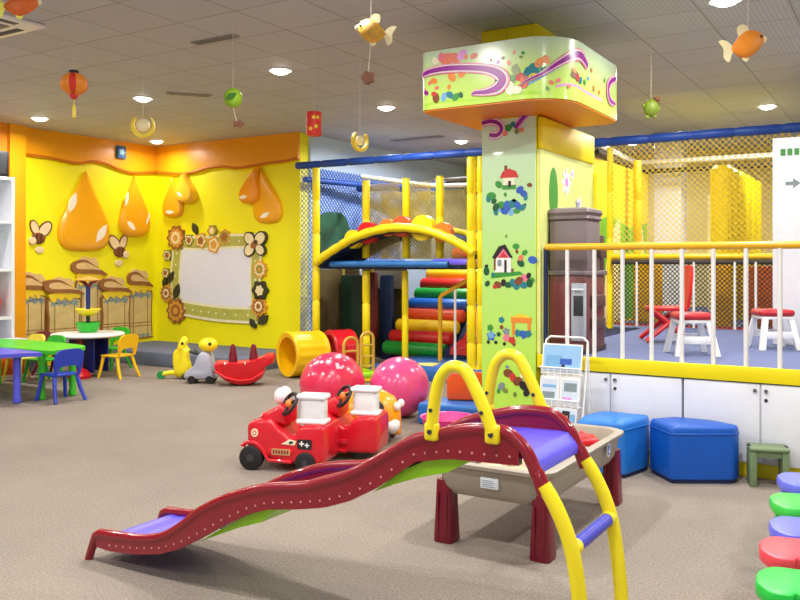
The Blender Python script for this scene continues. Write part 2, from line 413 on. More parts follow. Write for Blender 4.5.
for (x, y, l, w, r) in ((-.97,-.02,.24,.11,1.0),(-1.12,-.1,.18,.09,1.3),(-.84,-.25,.28,.14,1.2),(-.44,.76,.2,.1,2.0),(.78,-.70,.18,.11,2.2),(.98,-.64,.22,.13,.7)):
    mb = MB(); mb.use(FO[3]).prism(leaf2(x, y, l, w, r), 0, .05, wallmap); mb.build('leaf', None, t)
mb = MB()   # butterfly at the top right
for sx, sy, r in ((-1,1,.15),(1,1,.16),(-1,-1,.15),(1,-1,.13)):
    mb.use(FO[3]).prism(el2(.83+sx*.105, .50+sy*.085, r*.8, r*.66, 20, .6*sx*sy), .0, .055, wallmap)
    shape(mb, FO[2], el2(.83+sx*.105, .50+sy*.085, r*.66, r*.52, 20, .6*sx*sy), wallmap, .057)
mb.use(FO[1]).prism(el2(.83,.50,.08,.05,20,.7), 0, .066, wallmap); shape(mb, FO[3], el2(.86,.53,.03), wallmap, .068)
mb.build('butterfly', None, t)

# ---- shelf unit by the orange wall (left edge of the frame)
t = thing('shelf_unit', (-10.33, 5.95, 0), 0, 'tall white open shelf unit against the orange wall', 'shelf')
SH = .22
MB().box(-SH, -SH+.02, -.75, .75, .02, 2.62).build('back_panel', WHITE, t)
for y in (-.75, .71): MB().box(-SH+.02, SH, y, y+.04, 0, 2.62, .004).build('side_panel', WHITE, t)
for z in (.06, .74, 1.37, 2.0, 2.58): MB().box(-SH+.02, SH-.01, -.71, .71, z, z+.04, .004).build('shelf', WHITE, t)
tag(MB().use(BLK).box(-.14,.14,-.22,.22,0,.34,.015).use(DKG).box(.14,.143,-.18,.18,.04,.30).build('speaker', None, None, (-10.28, 6.42, 2.62)), 'black speaker box on top of the white shelf unit', 'speaker')
t = tag(MB().use(M('toy_orange',(240,84,30),.35)).lathe([(.02,0),(.12,.01),(.19,.10),(.2,.2),(.16,.32),(.08,.38),(.02,.39)],20).build('toy_ball', None, None, (-10.28, 6.38, .785)), 'orange rounded toy on the white shelf unit', 'toy')
t = thing('low_cabinet', (-9.98, 6.22, 0), 0, 'low orange fronted cabinet with a white frame in front of the shelf', 'cabinet')
MB().box(-.12,.11,-.5,.5,.0,.50).build('body', WHITE, t)
MB().box(.11,.125,-.45,.45,.05,.45,.003).build('door', M('cabinet_orange',(240,100,24),.4), t)

# ================================================================== PILLAR WITH ROUND HEAD
t = thing('display_pillar', (-2.76, 6.43, 0), 0, 'square green picture pillar with a big rounded rainbow headboard', 'pillar')
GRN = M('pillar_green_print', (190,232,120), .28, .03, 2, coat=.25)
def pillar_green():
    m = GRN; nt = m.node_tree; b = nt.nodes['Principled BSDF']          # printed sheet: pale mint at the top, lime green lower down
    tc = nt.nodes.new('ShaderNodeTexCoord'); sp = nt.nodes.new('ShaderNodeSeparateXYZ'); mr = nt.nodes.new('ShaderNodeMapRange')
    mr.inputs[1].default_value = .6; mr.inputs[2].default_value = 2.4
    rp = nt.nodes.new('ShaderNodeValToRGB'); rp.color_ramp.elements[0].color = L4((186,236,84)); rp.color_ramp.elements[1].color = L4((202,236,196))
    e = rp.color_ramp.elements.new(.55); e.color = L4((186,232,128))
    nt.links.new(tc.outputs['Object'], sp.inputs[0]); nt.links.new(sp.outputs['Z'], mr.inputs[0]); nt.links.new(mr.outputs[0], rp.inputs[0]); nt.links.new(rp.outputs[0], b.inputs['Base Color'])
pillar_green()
MB().box(-.246, .226, -.24, .24, 0, CZ).build('shaft', YEL, t)
def colmap(u, w, d): return Vector((u, -.247-d, w))
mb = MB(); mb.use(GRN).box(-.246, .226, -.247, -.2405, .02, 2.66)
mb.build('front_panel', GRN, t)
MB().box(-.246,-.024,-.262,-.24,3.12,CZ-.005,.01).build('top_block', YPAD, t)
MB().box(.0,.228,-.262,-.24+.45,3.12,CZ-.005,.01).build('top_block', YPAD, t)
# printed pictures on the pillar face; pixel-like helper in panel units (56 x 300 units)
def cu(px): return (px-482)/56*.472-.246
def cw(py): return 1.5+(HOR-py)*6.98/FPX
PC = {k: M('print_'+k, c, .35, .08, 20) for k, c in dict(red=(206,58,52), brown=(132,72,44), green=(60,150,60), dgreen=(30,92,52), teal=(40,128,140), blue=(56,98,190), lblue=(120,176,220), white=(248,246,240), black=(40,34,38), pink=(236,120,150), purple=(146,22,148), lilac=(226,150,220), orange=(240,140,50), yellow=(248,216,60), grey=(130,146,150), cream=(250,240,206), coral=(232,124,96), olive=(120,140,60)).items()}
def cshape(mb, col, pts, d): shape(mb, PC[col], [(cu(x), cw(y)) for x, y in pts], colmap, d)
# 1: red-roofed house among trees, flowers below
mb = MB()
for k, (x, y, r, c) in enumerate([(492,198,5,'green'),(489,201,3,'teal'),(495,203,3,'dgreen'),(500,187,4,'green'),(497,209,4,'dgreen'),(503,207,4.5,'green'),(509,208,5,'blue'),(515,206,5,'teal'),(520,208,4,'blue'),(525,210,3.4,'teal'),(506,213,4,'blue'),(513,214,3.5,'lblue'),(519,213,3.5,'green'),(497,214,3,'teal'),(522,193,4,'blue'),(526,197,4,'blue'),(528,201,2.6,'teal'),(532,189,2.6,'brown'),(507,197,2,'green'),(511,181,4,'brown'),(500,211,2.4,'lblue'),(527,208,2,'dgreen'),(516,203,2,'brown')]):
    cshape(mb, c, el2(x, y, r*1.05, r*.8, 16, k*1.3), .002+.0004*(k % 5))
cshape(mb, 'cream', rc2(505,517,190,180), .004); cshape(mb, 'red', [(501,181),(504,175),(511,172),(518,175),(521,181)], .0045); cshape(mb, 'brown', rc2(506,509,175,169), .0043)
cshape(mb, 'green', rc2(504,518,192,188), .0046); cshape(mb, 'black', rc2(510,513,190,184), .0048)
mb.build('cottage_picture', None, t)
# 2: white house with black roof and pink gable, potted tree, flower bank
mb = MB()
cshape(mb, 'green', [(492,273),(522,271),(526,274),(492,278)], .002)
cshape(mb, 'white', rc2(496,513,272,256), .004); cshape(mb, 'pink', [(498,258),(505,249),(512,258)], .0046); cshape(mb, 'red', [(500,258),(505,252),(510,258)], .005)
cshape(mb, 'black', [(493,258),(500,247),(507,245),(515,258),(512,258),(505,249),(497,259)], .0054)
cshape(mb, 'brown', rc2(495,497,270,258), .005); cshape(mb, 'grey', rc2(499,503,266,260), .0052); cshape(mb, 'black', rc2(506,508.5,272,260), .0052)
for k, (x, y, r, c) in enumerate([(518,247,3.4,'green'),(519,252,2,'brown'),(527,253,3,'green'),(523,263,4,'dgreen'),(523,258,3,'coral'),(535,260,4.5,'blue'),(487,271,4,'dgreen'),(487,266,2,'black'),(494,274,2,'teal'),(488,283,3,'dgreen'),(499,284,4,'brown'),(505,282,3.4,'black'),(510,284,3.6,'dgreen'),(515,282,4,'teal'),(521,280,4.5,'brown'),(527,277,4,'pink'),(531,275,3,'black'),(526,284,4,'teal'),(532,282,4,'dgreen'),(519,286,3,'teal'),(535,279,2.4,'green'),(514,270,2,'brown'),(496,286,2.4,'red'),(508,237,1.4,'olive')]):
    cshape(mb, c, el2(x, y, r*1.05, r*.8, 16, k*1.3), .003+.0004*(k % 5))
mb.build('house_picture', None, t)
# 3: toy train scene
mb = MB()
cshape(mb, 'orange', rc2(513,534,320,314), .004); cshape(mb, 'yellow', [(512,315),(523,311),(535,315)], .0042); cshape(mb, 'orange', rc2(514,517,332,318), .0043); cshape(mb, 'orange', rc2(530,533,330,318), .0043)
for k, (x, y, r, c) in enumerate([(491,326,3.6,'green'),(492,334,5,'blue'),(492,333,4,'lblue'),(489,340,2,'black'),(497,340,2,'black'),(503,318,3.4,'teal'),(503,325,2.4,'brown'),(508,329,4,'grey'),(508,335,4,'pink'),(514,337,4,'red'),(506,341,2,'black'),(516,341,2,'brown'),(520,330,4,'teal'),(526,331,4.5,'blue'),(531,330,3.6,'teal'),(500,332,2.6,'dgreen')]):
    cshape(mb, c, fl2(x, y, r, 5, .14, 30, k), .003+.0004*(k % 5))
mb.build('train_picture', None, t)
# 4: animals at the foot
mb = MB()
for k, (x, y, r, c) in enumerate([(510,369,5,'brown'),(515,373,4.4,'red'),(520,376,5,'brown'),(526,380,5,'black'),(529,386,4,'black'),(509,363,2,'grey'),(517,389,2.4,'olive'),(492,373,3,'dgreen'),(490,379,3,'grey'),(503,382,4,'grey'),(507,386,3,'olive'),(500,387,2.4,'green'),(492,385,2,'brown'),(524,371,2,'cream')]):
    cshape(mb, c, el2(x, y, r*1.05, r*.8, 16, k*1.3), .003+.0004*(k % 5))
mb.build('animal_picture', None, t)
# swirl at the top of the shaft
mb = MB()
sw = cat2([(cu(482),cw(126)),(cu(492),cw(125)),(cu(500),cw(128)),(cu(503),cw(134)),(cu(498),cw(139)),(cu(490),cw(138))], 6)
mb.use(PC['lilac']); ribbon(mb, sw, .072, colmap, .002); mb.use(PC['cream']); ribbon(mb, sw, .052, colmap, .0025); mb.use(PC['purple']); ribbon(mb, sw, .034, colmap, .003)
sw = cat2([(cu(517),cw(134)),(cu(524),cw(126)),(cu(531),cw(120)),(cu(538),cw(116))], 6)
mb.use(PC['lilac']); ribbon(mb, sw, .06, colmap, .002); mb.use(PC['purple']); ribbon(mb, sw, .03, colmap, .003)
for k, (x, y, r, c) in enumerate([(510,133,4,'green'),(515,130,3,'teal'),(507,138,3,'coral'),(519,137,3,'olive'),(486,117,3,'coral'),(500,118,2,'pink'),(524,136,2.6,'coral')]):
    cshape(mb, c, fl2(x, y, r, 5, .10, 30, k), .0035+.0004*(k % 4))
mb.build('swirl_picture', None, t)
# headboard: rounded plan loop
HX0, HX1, HY0, HY1, HZ0, HZ1 = -.51, .68, -.83, .52, 2.67, 3.13
def head_plan():
    out = []
    for cx, cy, r, a in ((HX0+.09, HY0+.09, .09, PI), (HX1-.34, HY0+.34, .34, 1.5*PI), (HX1-.14, HY1-.14, .14, 0), (HX0+.09, HY1-.09, .09, .5*PI)):
        n = 10
        out += [Vector((cx+r*cos(a+PI/2*i/n), cy+r*sin(a+PI/2*i/n))) for i in range(n+1)]
    return out
HP = head_plan()
HD = [0.0]
for i in range(1, len(HP)): HD.append(HD[-1]+(HP[i]-HP[i-1]).length)
S0 = HD[10]       # start of the straight front
def headmap(s_, z, d):
    s = s_+S0
    s = max(0, min(HD[-1]-1e-4, s))
    i = max(k for k in range(len(HD)) if HD[k] <= s); i = min(i, len(HP)-2)
    f = (s-HD[i])/max(1e-6, HD[i+1]-HD[i]); p = HP[i].lerp(HP[i+1], f)
    tn = (HP[i+1]-HP[i]).normalized(); nrm = Vector((tn.y, -tn.x))
    q = p+nrm*d
    return Vector((q.x, q.y, z))
mb = MB().loft([[Vector((p.x, p.y, z)) for p in HP] for z in (HZ0+.012, HZ1)])
mb.build('headboard', M('head_green_print', (206,236,150), .22, .04, 2, coat=.4), t, ang=30)
MB().loft([[Vector((p.x*.99, p.y*.99, z)) for p in HP] for z in (HZ0, HZ0+.011)]).build('headboard_underside', M('head_orange_soffit', (226,120,6), .4, .04, 3), t)
def hsz(px, py):
    """pixel-traced print layout, written in metres along the headboard and height"""
    if px <= 527:
        p = pN(px, py, 5.6); return (p.x-(-2.76+HX0+.09), p.z)
    if px <= 585:
        s_ = .76+(px-527)/58*.534; n = 5.6+.34*((px-527)/58)**2
    else:
        s_ = 1.294+(px-585)/33*.87; n = 5.94+(px-585)/33*.87
    return (s_, pN(px, py, n).z)
def rb(mb, pts, ws):
    P = cat2([hsz(*p) for p in pts], 8); k = (len(P)-1)/(len(ws)-1)
    W = []
    for i in range(len(P)):
        q = min(i/k, len(ws)-1.001); j = int(q); W.append((ws[j]+(ws[j+1]-ws[j])*(q-j))*.0115)
    for kk, (col, f) in enumerate((('coral',1.62),('lilac',1.42),('cream',1.16),('purple',.86))):
        mb.use(PC[col]); ribbon(mb, P, [w*f for w in W], headmap, .008+.0012*kk)
def head_green():
    m = M('head_green_print'); nt = m.node_tree; b = nt.nodes['Principled BSDF']
    tc = nt.nodes.new('ShaderNodeTexCoord'); sp = nt.nodes.new('ShaderNodeSeparateXYZ'); mr = nt.nodes.new('ShaderNodeMapRange')
    mr.inputs[1].default_value = 2.67; mr.inputs[2].default_value = 3.13
    rp = nt.nodes.new('ShaderNodeValToRGB'); rp.color_ramp.elements[0].color = L4((200,240,96)); rp.color_ramp.elements[1].color = L4((206,228,196))
    e = rp.color_ramp.elements.new(.45); e.color = L4((204,238,124))
    nt.links.new(tc.outputs['Object'], sp.inputs[0]); nt.links.new(sp.outputs['Z'], mr.inputs[0]); nt.links.new(mr.outputs[0], rp.inputs[0]); nt.links.new(rp.outputs[0], b.inputs['Base Color'])
head_green()
mb = MB()
for k, (x, y, r, c) in enumerate([(447,59,6,'coral'),(441,57,3.4,'pink'),(455,58,5,'coral'),(462,55,4.4,'lilac'),(435,61,3,'cream'),(474,56,3,'coral'),(466,57,2,'orange'),
    (434,81,3,'orange'),(430,83,2,'coral'),(452,77,4,'orange'),(462,74,3.4,'orange'),(436,98,4,'brown'),(434,94,2.4,'red'),(444,97,3.4,'lblue'),(450,95,3.4,'teal'),(456,97,3.4,'green'),(461,95,2.4,'dgreen'),(437,88,2,'coral'),(449,87,2,'orange'),(426,93,2.4,'purple'),(424,90,1.6,'pink'),
    (509,63,2,'coral'),(503,58,1.5,'olive'),(514,52,1.4,'coral'),(521,57,1.4,'olive'),(491,60,1.4,'coral'),(530,52,1.5,'green'),(498,62,1.6,'lilac'),
    (524,80,4,'coral'),(528,76,4,'red'),(534,72,4.5,'teal'),(540,68,5,'teal'),(543,62,4,'orange'),(548,59,3.4,'orange'),(538,76,3.4,'yellow'),(531,83,3.4,'coral'),(546,70,3.4,'green'),(521,86,2,'orange'),(516,70,4,'olive'),(512,78,3,'green'),(510,88,5,'cream'),(517,90,4,'cream'),(505,86,3,'cream'),
    (552,82,2,'coral'),(558,80,2,'pink'),(549,88,1.6,'green'),(575,74,4,'brown'),(579,77,3,'red'),(574,70,2.4,'orange'),(584,80,3,'teal'),(588,82,2.4,'green'),(591,78,2,'lblue'),(596,88,2.6,'coral'),(601,92,2.4,'orange'),(606,80,2,'green'),(594,70,2,'coral'),(568,86,1.8,'coral')]):
    s_, z_ = hsz(x, y)
    shape(mb, PC[c], el2(s_, z_, r*.0105, r*.0075, 16, k*1.3), headmap, .0012+.0001*k)
for k, (pts, c) in enumerate([([(424,106),(440,102),(470,100),(500,96),(525,93),(545,92)],'lime'),([(500,92),(512,84),(518,74),(516,64)],'olive'),([(508,94),(522,84),(536,76),(548,66)],'green'),([(436,64),(441,56)],'cream'),([(452,55),(458,62)],'cream'),([(528,88),(545,76),(562,64),(575,58)],'lblue'),([(556,86),(570,84),(590,92),(604,100)],'lilac')]):
    P = cat2([hsz(*q) for q in pts], 6); mb.use(PC[c] if c != 'lime' else M('print_lime',(176,226,70),.3)); ribbon(mb, P, .022 if k < 3 else .016, headmap, .0009)
rb(mb, [(421,76),(430,72),(445,69),(465,68),(485,69),(498,73),(503,80),(498,88),(487,92),(476,93),(472,95)], [2.5,3.5,4,4,4.4,5.5,6.5,5.5,3.4,2.6,1])
rb(mb, [(520,87),(532,81),(545,73),(556,64),(567,57),(577,54),(586,57),(590,66)], [.4,1,1.8,2.8,4,5,5.5,4])
rb(mb, [(617,78),(611,82),(609,90),(611,100),(616,104)], [3,4,4.5,4,2])
mb.build('swirl_print', None, t)

# mural partition running back from the pillar
t = thing('mural_partition', (-2.5, 6.7, 0), 0, 'pale green leaf mural panel behind the toy kitchen, yellow padded top', 'partition')
MURAL = M('mural_pale_green', (222,232,140), .4, .08, 4)
mb = MB(); mb.use(MURAL).box(-.03, 0, -.5, .78, .772, 2.40)
def pm(u, w, d): return Vector((d, u, w))
shape(mb, PC['green'], el2(-.22, 2.06, .10, .22), pm, .002)
shape(mb, PC['dgreen'], el2(-.28, 1.60, .06, .3), pm, .002)
for (x, y, r) in ((.08,2.18,.13),(.40,2.02,.07),(.22,2.26,.06)):
    shape(mb, PC['white'], fl2(x, y, r, 8, .25), pm, .003); shape(mb, PC['lilac'], el2(x, y, r*.3), pm, .004)
mb.build('panel', MURAL, t)
MB().box(-.03, .02, -.5, .78, 2.40, 2.66, .02).build('padded_beam', YPAD, t)
MB().box(-.06, .04, .79, .9, .772, 2.335, .03).build('padded_post', YPAD, t)
# ================================================================== STAGE WITH CABINETS AND RAILING
t = thing('stage_deck', (-.8, 7.8, 0), 0, 'raised stage deck with blue-grey carpet and a yellow front edge', 'stage')
MB().box(-1.72, 2.3, -1.60, 1.72, .66, .77).build('deck_board', STAGEC, t)
MB().box(-1.72, 2.3, -1.625, -1.601, .665, .772, .004).build('edge_band', M('yellow_edge_band',(246,226,0),.4,.03,3), t)
def cabinet(x0, w, label):
    t = thing('base_cabinet', (x0, 6.19, 0), 0, label, 'cabinet', 'white cabinets under the stage')
    MB().box(.004, w-.004, .02, .55, .10, .655).build('body', WHITE, t)
    MB().box(.004, w-.004, .03, .05, .0, .10).build('kickboard', YPAD, t)
    h = w/2
    for k in range(2):
        d = MB().box(k*h+.006, (k+1)*h-.005, 0, .019, .105, .655, .003).build('door', WHITE, t)
        kx = h-.035 if k == 0 else h+.035
        MB().cyl((kx, 0, .61), (kx, -.018, .61), .013, .011, 12).build('knob', SILV, d)
        if k == 1: MB().cyl((kx, 0, .545), (kx, -.006, .545), .012, None, 12).build('lock', DKG, d)
    return t
cabinet(-2.46, 1.055, 'white two-door cabinet under the stage, behind the light blue ottoman')
cabinet(-1.40, 1.04, 'white two-door cabinet under the stage, behind the dark blue ottoman and green stool')
cabinet(-.355, 1.04, 'white two-door cabinet under the stage at the right edge of the photo')
# railing
t = thing('stage_railing', (-.8, 6.21, .772), 0, 'railing on the stage edge: amber top rail on white balusters', 'railing')
MB().tube([(-1.66,0,.845),(3.0,0,.845)], .027, 12).build('top_rail', YRAIL, t)
x = -2.282
for k in range(14):
    MB().cyl((x+.8, 0, .0), (x+.8, 0, .825), .0165, None, 10).build('baluster', WMET, t)
    x += .2175
MB().cyl((-1.66,0,0),(-1.66,0,.84),.018,None,10).build('end_post', NAVY, t)

# play kitchen
t = thing('toy_kitchen', (-2.33, 6.58, .772), 0, 'tall brown and grey toy kitchen on the stage beside the picture pillar', 'toy kitchen')
W2, D2 = .16, .22
MB().box(-W2, W2, -D2, D2, 0, .62, .012).build('lower_body', BROWN, t)
MB().box(-W2-.01, W2+.01, -D2-.01, D2+.01, -.0, .05, .008).build('plinth', M('kitchen_dark',(70,44,42),.5), t)
MB().box(-W2-.008, W2+.02, -D2-.012, D2+.008, .62, .66, .01).build('worktop', GRAYM, t)
MB().box(-W2, W2, -D2, .10, .66, 1.06, .012).build('upper_body', GRAYM, t)
MB().box(-W2+.02, W2, .10, D2, .66, .95, .012).build('side_shelf', M('kitchen_dark2',(84,60,56),.5), t)
mb = MB().loft([[Vector((x, y, z)) for x, y in rr2(-W2-g, W2+g, -D2-g, .10+g, .03)] for z, g in ((1.06,.0),(1.075,.018),(1.10,.006),(1.125,.022),(1.15,.012),(1.165,-.03))])
mb.build('hood_cornice', GRAYM, t)
MB().lathe([(.004,1.165),(.012,1.165),(.012,1.2),(.02,1.215),(.012,1.235),(.003,1.24)],12).build('finial', GRY, t)
dr = MB().box(.03, W2-.008, -D2-.014, -D2+.002, .10, .56, .006).build('oven_door', M('oven_silver',(172,178,190),.3), t)
MB().box(.05, .13, -D2-.02, -D2-.013, .30, .46, .003).build('oven_window', DKG, dr)
MB().tube([(.045,-D2-.014,.51),(.045,-D2-.035,.51),(.13,-D2-.035,.51),(.13,-D2-.014,.51)], .006, 8).build('oven_handle', WHITEP, dr)
for z in (.18,.36): MB().box(W2-.001, W2+.03, -.15, .15, z, z+.1, .01).build('side_drawer', M('kitchen_dark2',(84,60,56),.5), t)
MB().box(W2+.001, W2+.05, -.02, .12, .76, .86, .01).build('wall_shelf', M('kitchen_dark2',(84,60,56),.5), t)
MB().tube([(.05,.16,.96),(.05,.16,1.06),(.09,.12,1.09),(.12,.08,1.06)], .01, 8).build('tap', SILV, t)
MB().box(-.145, .015, -D2-.008, -D2+.002, .10, .56, .004).build('cupboard_door', M('kitchen_maroon',(122,52,56),.4), t)

# white cabinet panel on the stage at the right edge
t = thing('white_panel', (-.47, 8.2, .772), 0, 'tall white panelled booth on the stage at the right edge of the photo', 'booth')
MB().box(-.565, .6, -.23, .25, 0, 1.82, .01).build('body', WHITE, t)
mb = MB()
for k in range(3): mb.use(PC['green']).box(-.50+.055*k, -.46+.055*k, -.233, -.231, 1.66, 1.72)
mb.build('green_sticker', PC['green'], t)
mb = MB().use(PC['grey']); mb.poly([Vector((x, -.232, z)) for x, z in ((-.46,1.40),(-.40,1.40),(-.40,1.37),(-.34,1.415),(-.40,1.46),(-.40,1.43),(-.46,1.43))]); mb.build('arrow_sticker', PC['grey'], t)
mb = MB().use(PC['red']); mb.poly([Vector((x, -.232, z)) for x, z in el2(-.28, 1.61, .055)]); mb.build('red_sticker', PC['red'], t)

# step stools with red cushions
def trestle(loc, rz, label):
    t = thing('cushioned_stool', loc, rz, label, 'stool', 'white stools with red seats on the stage')
    MB().box(-.14,.14,-.13,.13,.275,.33,.025,3).build('seat_cushion', M('red_vinyl',(196,40,52),.35,.06), t)
    MB().box(-.13,.13,-.12,.12,.25,.274,.004).build('seat_board', WHITEP, t)
    for sx in (-1, 1):
        for sy in (-1, 1):
            a = Vector((sx*.105, sy*.11, .25)); b = Vector((sx*.15, sy*.165, 0))
            MB().loft([[p+Vector((dx, dy, 0)) for dx, dy in ((-.022,-.018),(.022,-.018),(.022,.018),(-.022,.018))] for p in (a, b)]).build('leg', WHITEP, t)
    for sy in (-1, 1): MB().box(-.13,.13,sy*.143-.009,sy*.143+.009,.09,.15,.003).build('crossbar', WHITEP, t)
    return t
s1 = trestle((-1.475, 6.80, .772), 0.5, 'white stool with red seat on the stage in front of the red chair')
s2 = dup(s1, (-.99, 7.62, .772), .52, 'white stool with red seat on the stage beside the white booth')
# red chair
t = thing('red_chair', (-1.90, 7.72, .79), 2.0, 'red plastic chair with crossed legs standing on the stage', 'chair')
MB().box(-.17,.17,-.16,.16,.27,.305,.012).build('seat', RPL, t)
bk = cat2([(-.17,0),(-.19,.2),(-.15,.36),(0,.38),(.15,.36),(.19,.2),(.17,0)], 5)
MB().prism(bk, -.012, .012, lambda u, w, d: Vector((u, -.165-.25*w*.4+d, .30+w))).build('backrest', RPL, t)
for sx in (-1, 1):
    for a, b in (((.14,.28),(-.2,0)), ((-.14,.28),(.2,0))):
        MB().tube([(sx*.15, a[0], a[1]), (sx*.17, b[0], b[1]+.0)], .022, 8).build('leg', RPL, t)

# ================================================================== INDOOR PLAYGROUND
PN = 9.45
def net(name, x0, x1, z0, z1, pitch, r, mat, loc, rz, parent=None):
    """diagonal mesh of cords in the local xz plane"""
    mb = MB(); W, H = x1-x0, z1-z0
    for sgn in (1, -1):
        k = -H
        while k < W:
            # line x = k + (z) (sgn +) or mirrored
            za, zb = max(0, -k), min(H, W-k)
            if zb-za > .01:
                pa, pb = (k+za, za), (k+zb, zb)
                if sgn < 0: pa, pb = (W-pa[0], pa[1]), (W-pb[0], pb[1])
                mb.cyl((x0+pa[0], .003*sgn, z0+pa[1]), (x0+pb[0], .003*sgn, z0+pb[1]), r, None, 4)
            k += pitch
    o = mb.build(name, mat, parent, loc, rz, smooth=False, keep=True)
    return o
NETY = M('yellow_net_cord', (232,200,70), .7, .1); NETK = M('dark_net_cord', (64,56,48), .7, .1); NETB = M('blue_net_cord', (84,128,214), .7, .1); NETO = M('olive_net_cord', (168,150,60), .7, .1)
def rpost(name, p0, p1, r, mat, parent, seams=True):
    """padded steel post with ring seams"""
    p0, p1 = Vector(p0), Vector(p1); n = max(2, int((p1-p0).length/.45)); P = []; R = []
    for i in range(n):
        a, b = i/n, (i+1)/n
        for f, q in ((a+.004, .86), (a+.03/n+.004, 1), (b-.03/n, 1), (b, .86)):
            P.append(p0.lerp(p1, f)); R.append(r*q)
    return MB().tube(P, R, 12).build(name, mat, parent)
PB = thing('play_structure', (-4.5, PN, 0), 0, 'netted indoor climbing frame with yellow padded posts, blue beam and arch bridge', 'play structure')
def L(p): return Vector(p)-Vector((-4.5, PN, 0))
rpost('blue_beam', L((-7.6,PN,2.89)), L((3.0,PN,2.89)), .052, BEAM, PB)
for x in (-7.21, ): rpost('padded_post', L((x,PN,0)), L((x,PN,2.84)), .055, YPAD, PB)
for x in (-4.74, -4.60): rpost('padded_post', L((x,PN,.0)), L((x,PN,2.83)), .06, YPAD, PB)
rpost('padded_post', L((-6.52,PN+.25,0)), L((-6.52,PN+.25,1.38)), .055, YPAD, PB)
for x in [pN(q,220,PN+.35).x for q in (366,406,440)]: rpost('padded_post', L((x,PN+.35,1.55)), L((x,PN+.35,2.66)), .055, YPAD, PB)
rpost('padded_post', L((-5.94,PN+.35,0.155)), L((-5.94,PN+.35,1.38)), .045, YPAD, PB)
for x in (-3.14, -2.97): rpost('padded_post', L((x,PN+.05,.72)), L((x,PN+.05,2.83 if x>-3 else 2.5)), .036, YPAD, PB)
rpost('padded_post', L((-3.05,10.9,.72)), L((-3.05,10.9,2.83)), .055, M('amber_pad',(255,190,10),.4,.05), PB)
# frame behind: pipes on the roof line of the right bay
pipe = MB().tube([L((-3.2,PN+.06,2.93)), L((-3.35,11.95,2.92)), L((2.9,12.1,2.92))], .04, 10); pipe.build('roof_pipe', WMET, PB)
rpost('roof_beam', L((-3.3,12.0,2.80)), L((2.9,12.1,2.80)), .035, NETK, PB)
rpost('roof_beam', L((-3.15,PN+.1,2.80)), L((-3.3,12.0,2.80)), .035, NETK, PB)
# left bay roof beams
rpost('blue_beam', L((-7.5,PN+.08,2.7)), L((-6.9,12.6,2.7)), .045, BEAM, PB)
rpost('blue_beam', L((-7.5,10.9,2.66)), L((-5.9,10.9,2.66)), .045, BEAM, PB)
for (n, z) in ((11.0,2.72),(12.2,2.66),(13.4,2.5)): rpost('roof_beam', L((-6.2,n,z)), L((-4.4,n,z)), .045, NETK, PB)
MB().tube([L((-7.0,10.3,2.78)), L((-6.0,10.6,2.62)), L((-4.6,11.2,2.62))], .03, 8).build('roof_pipe', WMET, PB)
# nets
net('net', 0, 1.9, 1.56, 2.85, .065, .0042, NETY, L((-2.93,PN,0)), 0, PB)
net('net', 0, 3.6, 1.56, 2.85, .065, .0042, NETY, L((-1.0,PN,0)), 0, PB)
net('net', 0, 1.9, .785, 1.52, .05, .005, NETK, L((-2.93,PN+.02,0)), 0, PB)
net('net', 0, 2.0, .785, 1.52, .05, .005, NETK, L((-1.0,PN+.02,0)), 0, PB)
net('net', 0, .27, .05, 2.84, .07, .006, NETB, L((-7.49,PN,0)), 0, PB)
net('net', 0, 2.6, 1.45, 2.9, .075, .009, NETB, L((-7.55,9.85,0)), PI/2, PB)
net('net', 0, .52, 1.55, 2.6, .05, .007, NETO, L((-6.55,PN+.36,0)), 0, PB)
net('net', 0, 1.5, 1.55, 2.6, .05, .007, NETO, L((-7.2,11.15,0)), 0, PB)
net('net', 0, .45, 1.55, 2.6, .05, .007, NETO, L((-5.98,PN+.36,0)), 0, PB)
net('net', 0, 1.0, 1.55, 2.6, .06, .005, NETO, L((-5.5,11.15,0)), 0, PB)
# rails across the right bay
MB().tube([L((-2.92,PN-.03,1.56)), L((2.9,PN-.03,1.56))], .03, 10).build('net_rail', YMET, PB)
MB().tube([L((-2.92,PN-.03,1.50)), L((2.9,PN-.03,1.50))], .028, 8).build('net_rail', NETK, PB)
for px in (637, 694, 735, 756):
    x = pN(px, 290, PN-.04).x
    MB().cyl(L((x,PN-.05,.778)), L((x,PN-.05,1.50)), .013, None, 8).build('net_baluster', WMET, PB)
MB().box(L((-2.9,0,0)).x, L((2.9,0,0)).x, .03, .05, .775, .80).build('net_base', M('red_net_base',(222,90,84),.6), PB)
# arch bridge
AP = [(-7.16,1.50),(-7.067,1.556),(-6.755,1.723),(-6.419,1.862),(-5.933,1.955),(-5.468,1.93),(-5.096,1.825),(-4.808,1.69),(-4.68,1.61)]
AS = cat2(AP, 6)
mb = MB(); Pp = []; Rr = []
for i, (x, z) in enumerate(AS):
    Pp.append(L((x, PN-.06, z))); Rr.append(.062 if i % 3 else .055)
mb.tube(Pp, Rr, 12); mb.build('arch_rail', YPAD, PB)
mb = MB(); Pp = [p+Vector((0,1.0,0)) for p in Pp]; mb.tube(Pp, .05, 10); mb.build('arch_rail', YPAD, PB)
NAVYP = M('navy_underside', (18,44,86), .6, .1)
mb = MB(); A = [L((x, PN-.02, z-.02)) for x, z in AS]; B_ = [p+Vector((0,.95,0)) for p in A]
A2 = [p-Vector((0,0,.05)) for p in A]; B2 = [p-Vector((0,0,.05)) for p in B_]
mb.loft([[a, b, c, d] for a, b, c, d in zip(A, B_, B2, A2)]); mb.build('arch_floor', NAVYP, PB)
